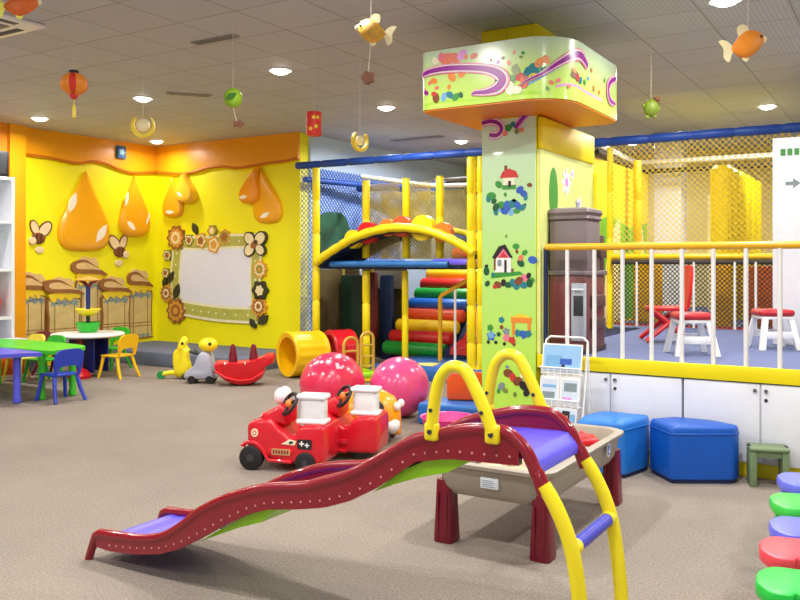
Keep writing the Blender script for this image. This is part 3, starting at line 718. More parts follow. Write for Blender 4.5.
for (x0, r, c) in ((-6.62,.13,'yellow'),(-6.38,.15,'red'),(-6.05,.12,'orange'),(-5.82,.14,'coral'),(-5.5,.17,'yellow'),(-5.2,.13,'orange')):
    z = min(AS, key=lambda p: abs(p[0]-x0))[1]
    mb = MB(); mb.prism(el2(0, 0, r, r, 20), 0, .12, lambda u, w, d: L((x0+u, PN+.16-d, z+.02+w)))
    mb.build('arch_disc', {'yellow':YPAD,'red':RPL,'orange':M('orange_pad',(240,120,30),.4),'coral':M('red_orange_pad',(226,84,40),.4)}[c], PB)
# upper deck
MB().box(L((-7.3,0,0)).x, L((-4.95,0,0)).x, .12, .75, 1.40, 1.46).build('upper_deck', NAVYP, PB)
rpost('deck_bumper', L((-7.0,PN+.05,1.47)), L((-5.1,PN+.05,1.47)), .045, M('blue_pad',(40,110,180),.45), PB)
MB().box(L((-7.575,0,0)).x, L((-7.55,0,0)).x, .4, 1.6, .0, 1.39).build('lower_panel', M('dark_olive_panel',(92,78,44),.7,.1,3), PB)  # dark sheet added over the pale side wall, its colour standing in for under-deck shade
MB().box(L((-7.55,0,0)).x, L((-6.72,0,0)).x, 1.66, 1.70, .0, 1.39).build('lower_panel', M('dark_olive_panel',(92,78,44),.7,.1,3), PB)
for px in (343, 372): 
    x = pN(px, 300, 10.6).x
    MB().cyl(L((x,10.6,0)), L((x,10.6,1.4)), .035, None, 10).build('inner_post', NETO, PB)
MB().box(L((-7.0,0,0)).x, L((-6.8,0,0)).x, .9, 1.0, .35, 1.35, .03).build('punch_pad', M('dark_red_pad',(110,22,30),.5), PB)
MB().box(L((-6.98,0,0)).x, L((-6.76,0,0)).x, 1.3, 1.4, .0, 1.3, .03).build('punch_pad', NAVYP, PB)
MB().box(L((-7.5,0,0)).x, L((-7.1,0,0)).x, 1.0, 1.1, .0, 1.3, .03).build('punch_pad', M('dark_green_pad',(20,56,40),.5), PB)
MB().box(L((-7.5,0,0)).x, L((-6.74,0,0)).x, 1.60, 1.65, 1.08, 1.36).build('white_band', M('grey_white_band',(150,146,136),.6), PB)
# pale blue inner wall panel with dark green window
mb = MB(); mb.prism(rr2(-.42,.42,-.34,.34,.3,8), 0, .03, lambda u, w, d: L((-7.53+d, 10.28+u, 1.92+w))); mb.build('inner_window', M('dark_green_window',(40,84,72),.25,.3,4), PB)
# padded drums of the right bay
for k in range(6):
    y = 10.0+.42*k
    MB().tube([L((-1.83, y, .8)), L((-1.83, y, .84)), L((-1.83, y, 2.56)), L((-1.83, y, 2.6))], [.10,.125,.125,.09], 18).build('padded_drum', YPAD, PB)
MB().box(L((-1.65,0,0)).x, L((-.9,0,0)).x, .9, 1.0, .75, 1.45, .02).build('orange_pad', M('burnt_orange_pad',(212,100,24),.5,.06), PB)
MB().box(L((-1.9,0,0)).x, L((-1.7,0,0)).x, .30, .42, .75, 1.48, .03).build('amber_pad', M('amber_pad',(255,190,10),.4,.05), PB)
MB().box(L((-2.9,0,0)).x, L((-2.6,0,0)).x, .9, 1.0, .75, 1.48, .03).build('amber_pad', M('amber_pad',(255,190,10),.4,.05), PB)
# side wall with green and cream mural
mb = MB(); SM = M('yellow_mural_wall', (250,216,40), .5, .05, 3)
mb.use(SM).box(-.03, 0, .10, 2.55, .72, 2.75)
def sm(u, w, d): return Vector((d, u, w))
shape(mb, M('mural_green',(110,186,40),.5), [(.12,.75),(2.5,.75),(2.5,2.06),(1.6,1.95),(.8,2.1),(.12,1.95)], sm, .002)
shape(mb, M('mural_cream',(250,224,160),.5), cat2([(.5,.75),(.55,1.2),(.75,1.75),(1.15,2.05),(1.2,1.8),(1.15,1.4),(1.25,.75)], 5), sm, .004)
shape(mb, M('mural_cream',(250,224,160),.5), cat2([(1.8,.75),(1.85,1.6),(2.2,2.0),(2.35,1.5),(2.4,.75)], 5), sm, .004)
mb.build('mural_wall', None, PB, L((-3.2, PN, 0)))
structure(MB().box(-3.1, 2.95, 9.56, 14.75, .0, .74).build('floor_upper', STAGEC))
# white building column inside
structure(MB().box(-3.22,-2.83,12.4,12.8,.74,CZ,.02).build('wall_column', WHITE))
sbox('wall_inner', -2.7, -2.0, 13.6, 13.8, .74, 2.55, M('cream_panel',(250,230,170),.5))

# foam stair of coloured rolls
STC = ['green','red','yellow','orange','blue','green','red','yellow','purple']
ROLL = {'green':M('roll_green',(20,150,50),.4),'red':M('roll_red',(206,36,30),.4),'yellow':M('roll_yellow',(244,200,20),.4),'orange':M('roll_orange',(232,84,40),.4),'blue':M('roll_blue',(24,96,190),.4),'purple':M('roll_purple',(86,70,190),.4)}
t = thing('roll_staircase', (-6.14, 10.4, .15), 0, 'padded staircase of coloured foam rolls climbing into the play structure', 'stairs')
for k, c in enumerate(STC):
    y, z = .185*k, .085+.152*k
    mb = MB(); x0, x1 = -.51, .51
    mb.tube([(x0,y,z),(x0+.02,y,z),(x1-.02,y,z),(x1,y,z)], [.085,.1,.1,.085], 20); mb.build('foam_roll', ROLL[c], t)
mb = MB(); mb.prism([(-.05,0),(1.62,0),(1.62,1.34),(1.45,1.22),(-.02,.03)], -.48, .48, lambda u, w, d: Vector((d, u+.03, w))); mb.build('stair_core', NAVYP, t)
# rolls on the upper landing
def roll(loc, rz, ln, r, mat, label):
    return tag(MB().tube([(-ln/2,0,0),(-ln/2+.02,0,0),(ln/2-.02,0,0),(ln/2,0,0)], [r*.8,r,r,r*.8], 20).build('foam_roll', mat, None, loc, rz), label, 'foam roll', 'loose rolls above the stair')
roll((-6.05, 12.25, 1.62), 0, .85, .11, ROLL['red'], 'red foam roll lying on the landing above the top stair roll')
roll((-5.78, 12.52, 1.78), .3, .5, .12, M('roll_violet_grey',(130,110,170),.4), 'violet grey foam roll resting on the red roll above the stairs')
roll((-5.36, 12.3, 1.64), .2, .45, .13, ROLL['orange'], 'orange foam roll beside the yellow double post above the stairs')
structure(MB().box(-6.6, -5.0, 12.05, 13.4, 0, 1.50).build('floor_landing', NAVYP))
# floor mat in front of the stairs
t = thing('floor_mat', (-5.3, 9.8, 0), 0, 'blue foam floor mat with yellow triangles at the foot of the roll stairs', 'mat')
MB().box(-.75, 1.1, -.72, 2.2, 0, .15, .02).build('mat', M('mat_blue',(40,100,180),.5,.06,5), t)
mb = MB()
for x in (-.3, .35): mb.poly([Vector(p) for p in ((x-.2,-.35,.1515),(x+.35,-.45,.1515),(x+.25,-.05,.1515))])
mb.build('triangle_print', M('mat_yellow',(236,226,120),.5), t)
# small red slide beside the stairs
t = thing('wavy_chute', (-5.32, 10.55, .15), 0, 'dark blue and red slide beside the roll stairs, left of the pillar', 'slide')
mb = MB(); mb.prism([(-.3,0),(-.3,.12),(.1,.22),(.7,.75),(1.3,1.3),(1.4,1.3),(1.4,0)], -.25, .25, lambda u, w, d: Vector((d, u, w))); mb.build('base', NAVY, t)
mb = MB(); mb.prism([(-.32,.06),(-.3,.15),(.1,.27),(.7,.82),(1.28,1.36),(1.28,1.31),(.7,.77),(.1,.23)], -.15, .15, lambda u, w, d: Vector((d, u, w))); mb.build('slide_bed', ROLL['red'], t)
# stair handrail
t = thing('stair_handrail', (-5.3, 9.95, .15), 0, 'yellow handrail with a white baluster left of the picture pillar', 'railing')
MB().tube([(-.17,0,0),(-.17,0,.86),(-.14,0,.90),(.42,0,1.20),(.50,0,1.23)], .03, 10).build('rail', YRAIL, t)
MB().cyl((.06,0,0),(.06,0,.99),.017,None,10).build('baluster', WMET, t)
MB().cyl((.42,0,0),(.42,0,1.19),.024,None,10).build('end_post', YRAIL, t)
# ================================================================== CHILDREN'S TABLES AND CHAIRS (left)
def kid_chair(loc, rz, mat, label):
    t = thing('toddler_chair', loc, rz, label, 'chair', 'small plastic chairs at the tables')
    MB().box(-.155,.155,-.14,.15,.275,.30,.022,3).build('seat', mat, t)
    pts = cat2([(-.13,.0),(-.165,.10),(-.16,.22),(-.10,.265),(0,.27),(.10,.265),(.16,.22),(.165,.10),(.13,.0),(.10,.075),(0,.09),(-.10,.075)], 4, True)
    MB().prism(pts, -.014, .014, lambda u, w, d: Vector((u, -.150-.22*w+.35*u*u+d, .30+w))).build('backrest', mat, t)
    mb = MB()
    mb.tube([(-.14,-.14,.29),(-.145,-.165,.36),(-.14,-.178,.44)], .016, 8); mb.build('back_post', mat, t)
    mb = MB(); mb.tube([(.14,-.14,.29),(.145,-.165,.36),(.14,-.178,.44)], .016, 8); mb.build('back_post', mat, t)
    for sx in (-1, 1):
        MB().tube([(sx*.13,-.11,.28),(sx*.15,-.15,.14),(sx*.175,-.21,0)], [.022,.02,.018], 10).build('leg', mat, t)
        MB().tube([(sx*.13,.12,.28),(sx*.15,.14,.14),(sx*.17,.17,0)], [.022,.02,.018], 10).build('leg', mat, t)
    return t
kid_chair((-7.86, 5.74, 0), PI/2-.08, BPL, 'blue toddler chair at the right end of the green and blue table')
kid_chair((-8.78, 7.28, 0), PI/2+.12, YPL2, 'golden yellow toddler chair at the right side of the white round table')
kid_chair((-9.22, 6.50, 0), PI, GPL, 'green toddler chair on the far side of the green and blue table')
kid_chair((-9.60, 6.48, 0), PI, M('lemon_plastic',(244,226,70),.35), 'lemon yellow toddler chair on the far side of the table, left of the green chair')
kid_chair((-9.74, 7.03, 0), -PI/2+.25, RDK, 'dark red toddler chair at the near left of the white round table')
kid_chair((-9.58, 7.82, 0), PI+.1, GPL, 'green toddler chair behind the white round table')
# green and blue table
t = thing('play_table', (-8.72, 5.60, 0), 0, 'kids table with a green half and a blue half and round plastic legs', 'table')
BT = M('table_violet_blue',(82,88,216),.35,.04); GT = M('table_green',(66,200,40),.35,.04)
def tabletop(poly): return cat2(poly, 3, True)
gp = [(-1.0,.02),(.74,.02),(.84,.12),(.86,.36),(.74,.56),(.4,.66),(-.3,.68),(-.9,.6)]
bp_ = [(-1.0,0),(-.9,-.5),(-.3,-.68),(.25,-.64),(.6,-.5),(.74,-.25),(.76,0)]
MB().prism(cat2(gp, 4, True), .505, .545, lambda u, w, d: Vector((u, w, d))).build('green_top', GT, t)
MB().prism(cat2(bp_, 4, True), .50, .54, lambda u, w, d: Vector((u, w-.05, d))).build('blue_top', BT, t)
for (x, y, m) in ((.64,-.22,BT),(.66,.06,GT),(.70,.42,GT),(-.75,.45,GT),(-.75,-.4,BT),(.1,-.55,BT)):
    MB().lathe([(.032,0),(.043,.01),(.043,.06),(.036,.08),(.040,.44),(.046,.50)],16,Matrix.Translation((x,y,0))).build('leg', m, t)
# round white table
t = thing('round_table', (-9.27, 7.20, 0), 0, 'round white table with a red pedestal and blue panels underneath', 'table')
MB().lathe([(.02,.52),(.44,.52),(.465,.535),(.465,.55),(.45,.562),(.02,.562)],36).build('tabletop', WHITEP, t)
MB().lathe([(.05,.0),(.05,.30),(.045,.5),(.06,.519)],16,Matrix.Translation((.14,-.24,0))).build('pedestal', RDK, t)
MB().lathe([(.02,.0),(.14,.0),(.15,.04),(.10,.10),(.05,.13)],20,Matrix.Translation((.14,-.24,0))).build('pedestal_foot', RPL, t)
for y in (-.1, .12):
    MB().box(-.25,.25,y-.012,y+.012,.06,.519,.006).build('under_panel', M('deep_blue_panel',(24,40,120),.45), t)
# bowl tower on the table
t = thing('bowl_tower', (-9.36, 7.27, .562), 0, 'stacked toy tower of green and yellow bowls on the white table', 'toy')
MB().lathe([(.05,0),(.11,.005),(.14,.06),(.16,.13),(.15,.135),(.12,.05),(.04,.03)],24).build('green_bowl', GPL, t)
MB().cyl((0,0,.02),(0,0,.24),.026,None,12).build('lower_stem', DKG, t)
MB().lathe([(.03,.22),(.08,.225),(.14,.27),(.17,.31),(.16,.315),(.10,.25),(.03,.245)],24).build('yellow_bowl', YPL, t)
MB().cyl((0,0,.24),(0,0,.62),.03,None,12).build('upper_stem', M('navy_stem',(30,50,120),.4), t)
MB().cyl((-.06,.02,.245),(-.055,.02,.56),.022,None,12).build('white_stem', WHITEP, t)
for sx in (-1, 1): MB().tube([(0,0,.60),(sx*.07,0,.66),(sx*.17,0,.68)], [.025,.022,.012], 8).build('branch', RDK, t)
MB().lathe([(.02,.70),(.15,.69),(.16,.70),(.05,.74),(.02,.745)],20).build('orange_cap', M('pale_orange_cap',(246,160,80),.4), t)
# grey tub between the jars and the green chair
tag(MB().lathe([(.02,0),(.15,0),(.17,.1),(.19,.42),(.17,.44),(.05,.45)],20).build('round_stool', M('grey_blue_tub',(128,146,156),.5), None, (-10.25, 7.08, 0)), 'grey round tub between the low cabinet and the wall jars', 'stool')

# ================================================================== RIDE-ON TOYS NEAR THE YELLOW WALL
AX = YAW     # roughly facing along the photo plane
t = thing('sea_horse_ride', (-7.98, 7.62, 0), AX, 'yellow upright ride-on toy with a green front wheel', 'ride-on toy')
mb = MB(); prof = cat2([(-.06,.02),(.10,.03),(.12,.14),(.09,.26),(.10,.36),(.06,.42),(.07,.50),(.02,.54),(-.03,.47),(-.05,.40),(-.10,.34),(-.11,.20),(-.09,.10)], 4, True)
mb.prism(prof, -.07, .07, lambda u, w, d: Vector((u, -d, w)), pillow=.3); mb.build('body', YPL, t)
MB().tube([(-.05,0,.08),(-.16,0,.075),(-.24,-.01,.06)], [.04,.03,.028], 10).build('front_fork', YPL, t)
MB().cyl((-.26,-.03,.05),(-.26,.03,.05),.05,None,18).build('wheel', M('green_wheel',(30,150,70),.4), t)
MB().cyl((.06,-.09,.035),(.06,.09,.035),.035,None,16).build('wheel', BLK, t)
MB().cyl((-.0,-.12,.40),(0,.12,.40),.016,None,10).build('handle', YPL2, t)
MB().ell((.03,-.072,.46),(.02,.012,.02),10,6).build('eye', BLK, t)
t = thing('scooter_toy', (-7.50, 7.50, 0), AX, 'pale grey ride-on toy with a yellow head and black wheels', 'ride-on toy')
mb = MB(); prof = cat2([(-.19,.05),(.17,.05),(.18,.12),(.15,.22),(.11,.36),(.03,.40),(-.04,.34),(-.09,.22),(-.19,.14)], 4, True)
mb.prism(prof, -.12, .12, lambda u, w, d: Vector((u, -d, w)), pillow=.2); mb.build('body', GRY, t)
for x in (-.10, .12):
    for y in (-.10, .10): MB().cyl((x,y-.022,.05),(x,y+.022,.05),.05,None,16).build('wheel', BLK, t)
MB().ell((.08,0,.47),(.12,.10,.09),16,10).build('head', YPL, t)
MB().tube([(-.12,-.12,.40),(-.05,-.04,.36),(-.05,.04,.36),(-.12,.12,.40)], .016, 8).build('handlebar', DKG, t)
MB().ell((.12,-.092,.49),(.022,.012,.022),10,6).build('eye', BLK, t)
t = thing('seesaw_rocker', (-6.95, 7.64, 0), AX+.1, 'red boat shaped rocker toy with two upright grips', 'rocker')
hull = cat2([(-.34,.27),(-.34,.19),(-.22,.06),(-.05,.0),(.10,.01),(.24,.09),(.29,.22),(.38,.27),(.38,.36),(.30,.37),(.20,.33),(.08,.30),(-.10,.28),(-.28,.29)], 4, True)
mb = MB(); mb.prism(hull, -.14, .14, lambda u, w, d: Vector((u, -d, w)), pillow=.16); mb.build('hull', RPL, t)
MB().tube([(-.32,-.145,.19),(-.20,-.15,.11),(-.04,-.155,.07),(.12,-.15,.08),(.26,-.145,.17)], .016, 8).build('side_bead', RPL, t)
for x in (-.12, .13):
    MB().lathe([(.055,.27),(.05,.36),(.035,.44),(.03,.48),(.005,.50)],14,Matrix.Translation((x,0,0))).build('grip', RDK, t)
for x in (-.20, .04): MB().ell((x,-.13,.27),(.02,.012,.02),8,6).build('rivet', WHITEP, t)

# ---- crawl drums
def drum(loc, ang, ln, r, mat, label, hollow=True):
    t = thing('crawl_tunnel', loc, ang, label, 'tunnel')
    mb = MB(); prof = []
    n = 8
    prof.append((r*.80, -ln/2+.01)); prof.append((r*1.0, -ln/2)); prof.append((r*1.04, -ln/2+.03))
    for k in range(n*4+1):
        x = -ln/2+.05+(ln-.10)*k/(n*4)
        prof.append((r*1.0, x))
    prof += [(r*1.04, ln/2-.03), (r*1.0, ln/2), (r*.80, ln/2-.01)]
    for k in range(6): prof.append((r*.86, ln/2-.02-(ln-.04)*k/5))
    RT = Matrix.Translation((0,0,r*1.04)) @ Matrix.Rotation(PI/2, 4, 'Y')
    rings = [[RT @ Vector((q[0]*(1+(.022*cos(2*PI*j/4) if abs(q[1]) < ln/2-.035 and q[0] > r*.9 else 0))*cos(2*PI*j/64), q[0]*(1+(.022*cos(2*PI*j/4) if abs(q[1]) < ln/2-.035 and q[0] > r*.9 else 0))*sin(2*PI*j/64), q[1])) for j in range(64)] for q in prof]
    mb.loft(rings, loop=True)
    mb.build('shell', mat, t, ang=50); return t
drum((-6.80, 8.64, 0), math.radians(68), .50, .285, YPL2, 'yellow ribbed crawl tunnel lying open end out before the climbing frame')
drum((-6.56, 9.12, 0), math.radians(60), .34, .285, RPL, 'red crawl tunnel piece just behind the yellow tunnel')

# ---- yellow framed balance toy
t = thing('balance_toy', (-5.98, 8.74, 0), YAW-math.radians(60), 'lime based balance toy with two gold tubular handles', 'balance toy')
MB().box(-.30,.30,-.14,.14,.05,.13,.03,3).build('base', LIME, t)
MB().tube([(-.27,-.16,.03),(-.27,.16,.03)], .03, 10).build('foot', YMET, t)
MB().tube([(.27,-.16,.03),(.27,.16,.03)], .03, 10).build('foot', YMET, t)
GOLD = M('gold_tube',(214,170,70),.3,.05)
def hoop(x, w, h, c):
    pts = [(x,-w,.05),(x,-w,h-w)]+[(x,-w*cos(a),h-w+w*sin(a)) for a in frange(.2,PI-.2,8)]+[(x,w,h-w),(x,w,.05)]
    MB().tube(pts, .02, 10).build('handle', GOLD, t)
    for z in c: MB().cyl((x,-w,z),(x,w,z),.012,None,8).build('handle_rung', GOLD, t)
hoop(-.24,.10,.52,(.34,)); hoop(.22,.085,.62,(.2,.32,.46))

# ---- pink balls
def ball(loc, r, mat, label, spots):
    t = tag(MB().ell((0,0,r), r, 40, 24).build('play_ball', mat, None, loc, 0, ang=60), label, 'ball', 'big pink balls')
    if spots:
        mb = MB().use(M('ball_print_pale',(255,206,222),.3)); 
        for (th, ph, s) in spots:
            d = Vector((cos(ph)*cos(th), cos(ph)*sin(th), sin(ph))); u = d.orthogonal().normalized(); v = d.cross(u)
            mb.poly([Vector((0,0,r))+(d+u*x+v*y).normalized()*(r+.0015) for x, y in fl2(0,0,s,5,.2,20)])
        mb.build('star_print', None, t)
    return t
toc = math.atan2(-6.49, 4.77)
ball((-4.74,6.47,0), .315, M('rose_vinyl_ball',(232,50,92),.25,.05,coat=.3), 'spotted rose pink ball behind the red toy car', [(toc+random.uniform(-1,1.1), random.uniform(.35,1.2), random.uniform(.04,.075)) for k in range(16)])
ball((-4.22,6.86,0), .29, PINK, 'plain glossy pink ball right of the spotted ball', None)

# ---- orange ride-on with black eye patches
t = thing('bug_toy', (-3.90, 5.80, 0), math.radians(20), 'rounded orange ride-on toy with black oval eye patch, behind the red car', 'ride-on toy')
OT = M('bright_orange_plastic',(252,158,24),.28,.05,coat=.2)
mb = MB()
mb.loft([[Vector((x, .19*k*cos(a), .06+(h-.06)*(.5+.5*sin(a))) ) for a in [2*PI*j/20 for j in range(20)]] for x, k, h in ((-.32,.12,.22),(-.30,.45,.30),(-.23,.8,.38),(-.12,1.0,.42),(.02,1.08,.44),(.14,1.0,.43),(.24,.75,.38),(.285,.42,.30),(.30,.1,.22))])
mb.build('body', OT, t, ang=60)
for sy in (-1, 1):
    RT = Matrix.Translation((.235, sy*.165, .30)) @ Matrix.Rotation(sy*.75, 4, 'Z') if sy < 0 else Matrix.Translation((.235, sy*.165, .30)) @ Matrix.Rotation(.75, 4, 'Z')
    MB().ell((0,0,0),(.055,.025,.075),16,10,None).build('eye_patch', BLK, t, (.15, sy*.180, .29), sy*.3)
MB().ell((.235,-.06,.15),(.07,.10,.07),16,10).build('muzzle', WHITEP, t)
for y in (-.08, .08): MB().ell((.285,y,.31),(.03,.03,.035),12,8).build('horn_knob', WHITEP, t)
for x in (-.2, .18):
    for y in (-.15, .15): MB().cyl((x,y-.03,.06),(x,y+.03,.06),.06,None,16).build('wheel', DKG, t)

# ---- two red toy cars, side by side
CR = M('car_red_plastic',(214,24,42),.26,.05,coat=.2)
def car_ring(x, hw, zb, zt, r=.035):
    return [Vector((x, y, z)) for y, z in rr2(-hw, hw, zb, zt, min(r, (zt-zb)*.45), 4)]
def toy_car(loc, rz, label, decals):
    # local: -x front, -y near side
    t = thing('toy_car', loc, rz, label, 'toy car', 'red toy cars behind the slide')
    mb = MB()
    mb.loft([car_ring(*a) for a in ((-.300,.15,.17,.29),(-.295,.165,.14,.33),(-.27,.175,.12,.35),(-.20,.18,.11,.365),(-.12,.18,.09,.375),(-.06,.18,.07,.31),(.02,.18,.06,.25),(.06,.18,.06,.26),(.09,.18,.06,.30),(.13,.18,.06,.335),(.25,.175,.06,.345),(.28,.17,.07,.335),(.29,.15,.09,.32))])
    mb.build('body', CR, t, ang=50)
    mb = MB(); mb.loft([car_ring(*a, r=.03) for a in ((-.21,.13,.33,.37),(-.20,.14,.33,.405),(-.14,.145,.33,.415),(-.10,.145,.33,.45),(-.06,.14,.33,.47),(-.03,.13,.32,.45))]); mb.build('hood', CR, t, ang=50)
    for x, y, r in ((-.265,-.165,.088),(-.265,.165,.088),(.15,-.165 if decals else -.12,.075),(.15,.165 if decals else .12,.075)):
        w = MB().tube([(x,y-.03,r),(x,y-.024,r),(x,y+.024,r),(x,y+.03,r)], [r*.86,r,r,r*.86], 26).build('wheel', BLK, t)
        f = 1 if y < 0 else -1
        MB().cyl((x,y-.034*f,r),(x,y-.02*f,r),r*.32,None,12).build('hub', DKG, w)
    for sy in (-1, 1):
        MB().tube([(-.31,sy*.172,.17)]+[(-.265+.112*cos(a),sy*.178,.09+.112*sin(a)) for a in frange(PI*.72,PI*.1,8)]+[(-.13,sy*.18,.08),(.05,sy*.183,.075)], .014, 8).build('fender', CR, t)
        MB().box(-.13,.06,sy*.183-.008,sy*.183+.008,.125,.165,.007).build('step_rib', CR, t)
    s = MB(); s.box(.075,.265,-.12,.0,.35,.525,.03,3); s.box(.06,.28,-.135,.015,.51,.55,.018,3); s.box(.06,.28,-.135,.015,.335,.37,.016,3)
    s.build('seat_back', WHITEP, t)
    RT = Matrix.Translation((.0, -.10, .475)) @ Matrix.Rotation(math.radians(-48), 4, 'Y') @ Matrix.Rotation(math.radians(38), 4, 'X')
    ring = [RT @ Vector((.082*cos(a), .082*sin(a), 0)) for a in [2*PI*i/24 for i in range(24)]]
    sw_ = MB().tube(ring, .014, 8, True).build('steering_wheel', BLK, t)
    MB().ell(RT @ Vector((0,0,0)), (.032,.032,.032), 12, 8).build('wheel_boss', M('car_orange',(240,130,50),.35), sw_)
    for k in range(3):
        a = PI/2+2*PI*k/3
        MB().cyl(RT @ Vector((0,0,0)), RT @ Vector((.08*cos(a), .08*sin(a), 0)), .011, None, 6).build('spoke', BLK, sw_)
    MB().cyl(RT @ Vector((0,0,0)), (-.06,-.07,.40), .014, None, 8).build('steering_column', BLK, t)
    if not decals: return t
    for y in (.03, .115): MB().ell((-.12,y,.505),(.05,.055,.062),16,10).build('white_lobe', WHITEP, t)
    def cm(u, w, d): return Vector((u, -.1805-d, w))
    mb = MB()
    mb.use(PC['cream']).prism(el2(-.235,.27,.026,.03), -.02, .004, cm); shape(mb, PC['coral'], el2(-.235,.27,.017,.02), cm, .005); shape(mb, PC['cream'], el2(-.235,.27,.008), cm, .006)
    mb.build('round_badge', None, t)
    mb = MB().use(PC['cream']); mb.prism([(-.03,.20),(.03,.235),(.085,.225),(.07,.195)], -.01, .003, cm)
    shape(mb, PC['black'], [(.03,.20),(.06,.21),(.06,.225),(.03,.22)], cm, .0045)
    mb.build('pale_decal', None, t)
    mb = MB().use(PC['black']); mb.prism(rr2(.09,.20,.17,.24,.015), -.01, .003, cm)
    shape(mb, PC['white'], fl2(.125,.21,.02,4,.3), cm, .0045); shape(mb, PC['white'], fl2(.165,.20,.018,4,.3), cm, .0045)
    mb.build('black_decal', None, t)
    mb = MB().use(M('plate_tan',(206,150,100),.4)); mb.prism(rr2(-.10,.04,.122,.165,.006), -.006, .0115, cm)
    for k in range(6): mb.use(RDK); mb.poly([cm(u, w, .0125) for u, w in rc2(-.09+.021*k,-.078+.021*k,.131,.156)])
    mb.build('name_plate', None, t)
    return t
toy_car((-3.853, 4.79, 0), math.radians(17.6), 'nearer red toy car with decals, white seat back and big black front wheel', True)
c2_ = toy_car((-3.72, 5.275, 0), math.radians(17.6), 'farther red toy car, its white seat back beside the orange ride-on toy', False)
mb = MB().use(M('plate_tan',(206,150,100),.4)); mb.prism(rr2(-.02,.06,.13,.155,.01), 0, .004, lambda u, w, d: Vector((u, -.1805-d, w))); mb.build('emblem', None, c2_)

# ================================================================== MIDDLE: BLUE BASE, ORANGE PANEL, PINK TUB
t = thing('foam_block', (-3.55, 6.88, 0), .1, 'low blue foam block between the pink ball and the picture pillar', 'foam block')
MB().box(-.36,.34,-.22,.2,0,.20,.03,3).build('block', M('mat_blue2',(24,110,200),.45), t)
tag(MB().box(-.17,.17,-.025,.025,0,.27,.024,3).build('orange_board', M('orange_red_plastic',(244,96,30),.35), None, (-3.56, 6.96, .2), .45), 'orange panel standing on the blue foam block', 'board')
tag(MB().lathe([(.02,0),(.14,0),(.19,.03),(.235,.15),(.245,.16),(.225,.155),(.18,.045),(.02,.02)],26).build('pink_basin', PINK2, None, (-3.42,6.36,0)), 'hot pink plastic basin in front of the blue foam block', 'basin')

# ================================================================== SLIDE
t = thing('wavy_slide', (-2.3, 2.97, 0), 0, 'red wavy toddler slide with blue chute, yellow handles and ladder', 'slide')
TOP = [(-3.445,.169),(-3.29,.180),(-3.148,.193),(-3.011,.225),(-2.911,.277),(-2.814,.344),(-2.751,.39),(-2.628,.454),(-2.509,.502),(-2.394,.54),(-2.272,.566),(-2.148,.587),(-2.045,.622),(-1.92,.667),(-1.823,.719),(-1.753,.763),(-1.638,.831),(-1.572,.857),(-1.464,.887),(-1.36,.91),(-1.26,.913),(-1.215,.898),(-1.165,.855),(-1.13,.79),(-1.098,.71)]
LOW = [(-3.468,.08),(-3.363,.074),(-3.183,.092),(-3.011,.124),(-2.879,.172),(-2.751,.24),(-2.598,.329),(-2.451,.402),(-2.352,.437),(-2.175,.466),(-2.045,.493),(-1.92,.538),(-1.799,.604),(-1.684,.686),(-1.616,.735),(-1.464,.765),(-1.182,.775)]
def zat(tab, x):
    for (a, za), (b, zb) in zip(tab, tab[1:]):
        if a <= x <= b: return za+(zb-za)*(x-a)/(b-a)
    return tab[0][1] if x < tab[0][0] else tab[-1][1]
NY, FY = -.22, .22
def sx_(x): return x+2.3
for y in (NY, FY):
    r = .024
    path = [(sx_(-3.535),y,.0),(sx_(-3.515),y,.05),(sx_(-3.478),y,.128)]+[(sx_(a),y,b-r) for a, b in cat2(TOP, 3)]
    rail = MB().tube(path, [r*.85,r*.9,r]+[r]*(len(path)-3), 12)
    XS = frange(-3.46, -1.185, 60)
    th = .016
    rail.loft([[Vector((sx_(x), y-th, zat(LOW,x))), Vector((sx_(x), y+th, zat(LOW,x))), Vector((sx_(x), y+th, zat(TOP,x)-.02)), Vector((sx_(x), y-th, zat(TOP,x)-.02))] for x in XS])
    o = rail.build('side_rail', RSL, t)
    sgn = -1 if y < 0 else 1
    rv = MB()
    for k in range(44):
        x = -3.36+2.14*k/43
        rv.use(M('rivet_pink',(226,150,150),.4)).ell((sx_(x), y+sgn*(th+.001), zat(LOW,x)+.030), (.0048,.003,.0048), 6, 4)
    rv.build('rivet_row', None, o)
    o.children[0]['kind'] = 'stuff'
# chute bed, a channel between the rails
bed = [(-3.49,.09)]+[(x, zat(LOW,x)+.035+(.015 if x < -3.2 else 0)) for x in frange(-3.40,-1.62,40)]+[(-1.5,.80),(-1.2,.812),(-1.15,.80),(-1.12,.76)]
bed = cat2(bed, 2)
mb = MB(); mb.loft([[Vector((sx_(x),NY+.012,z-.015)), Vector((sx_(x),FY-.012,z-.015)), Vector((sx_(x),FY-.012,z+.012)), Vector((sx_(x),NY+.012,z+.012))] for x, z in bed])
mb.build('chute', BVI, t)
# lime green supports showing under the waves
for pts in ([(-2.79,.21),(-2.70,.25),(-2.55,.315),(-2.42,.36),(-2.36,.41),(-2.32,.435),(-2.40,.425),(-2.55,.352),(-2.70,.267)], [(-1.84,.575),(-1.74,.62),(-1.62,.665),(-1.50,.70),(-1.40,.755),(-1.36,.775),(-1.55,.755),(-1.68,.69)]):
    MB().prism(pts, NY+.03, FY-.03, lambda u, w, d: Vector((sx_(u), d, w))).build('under_support', LIME, t)
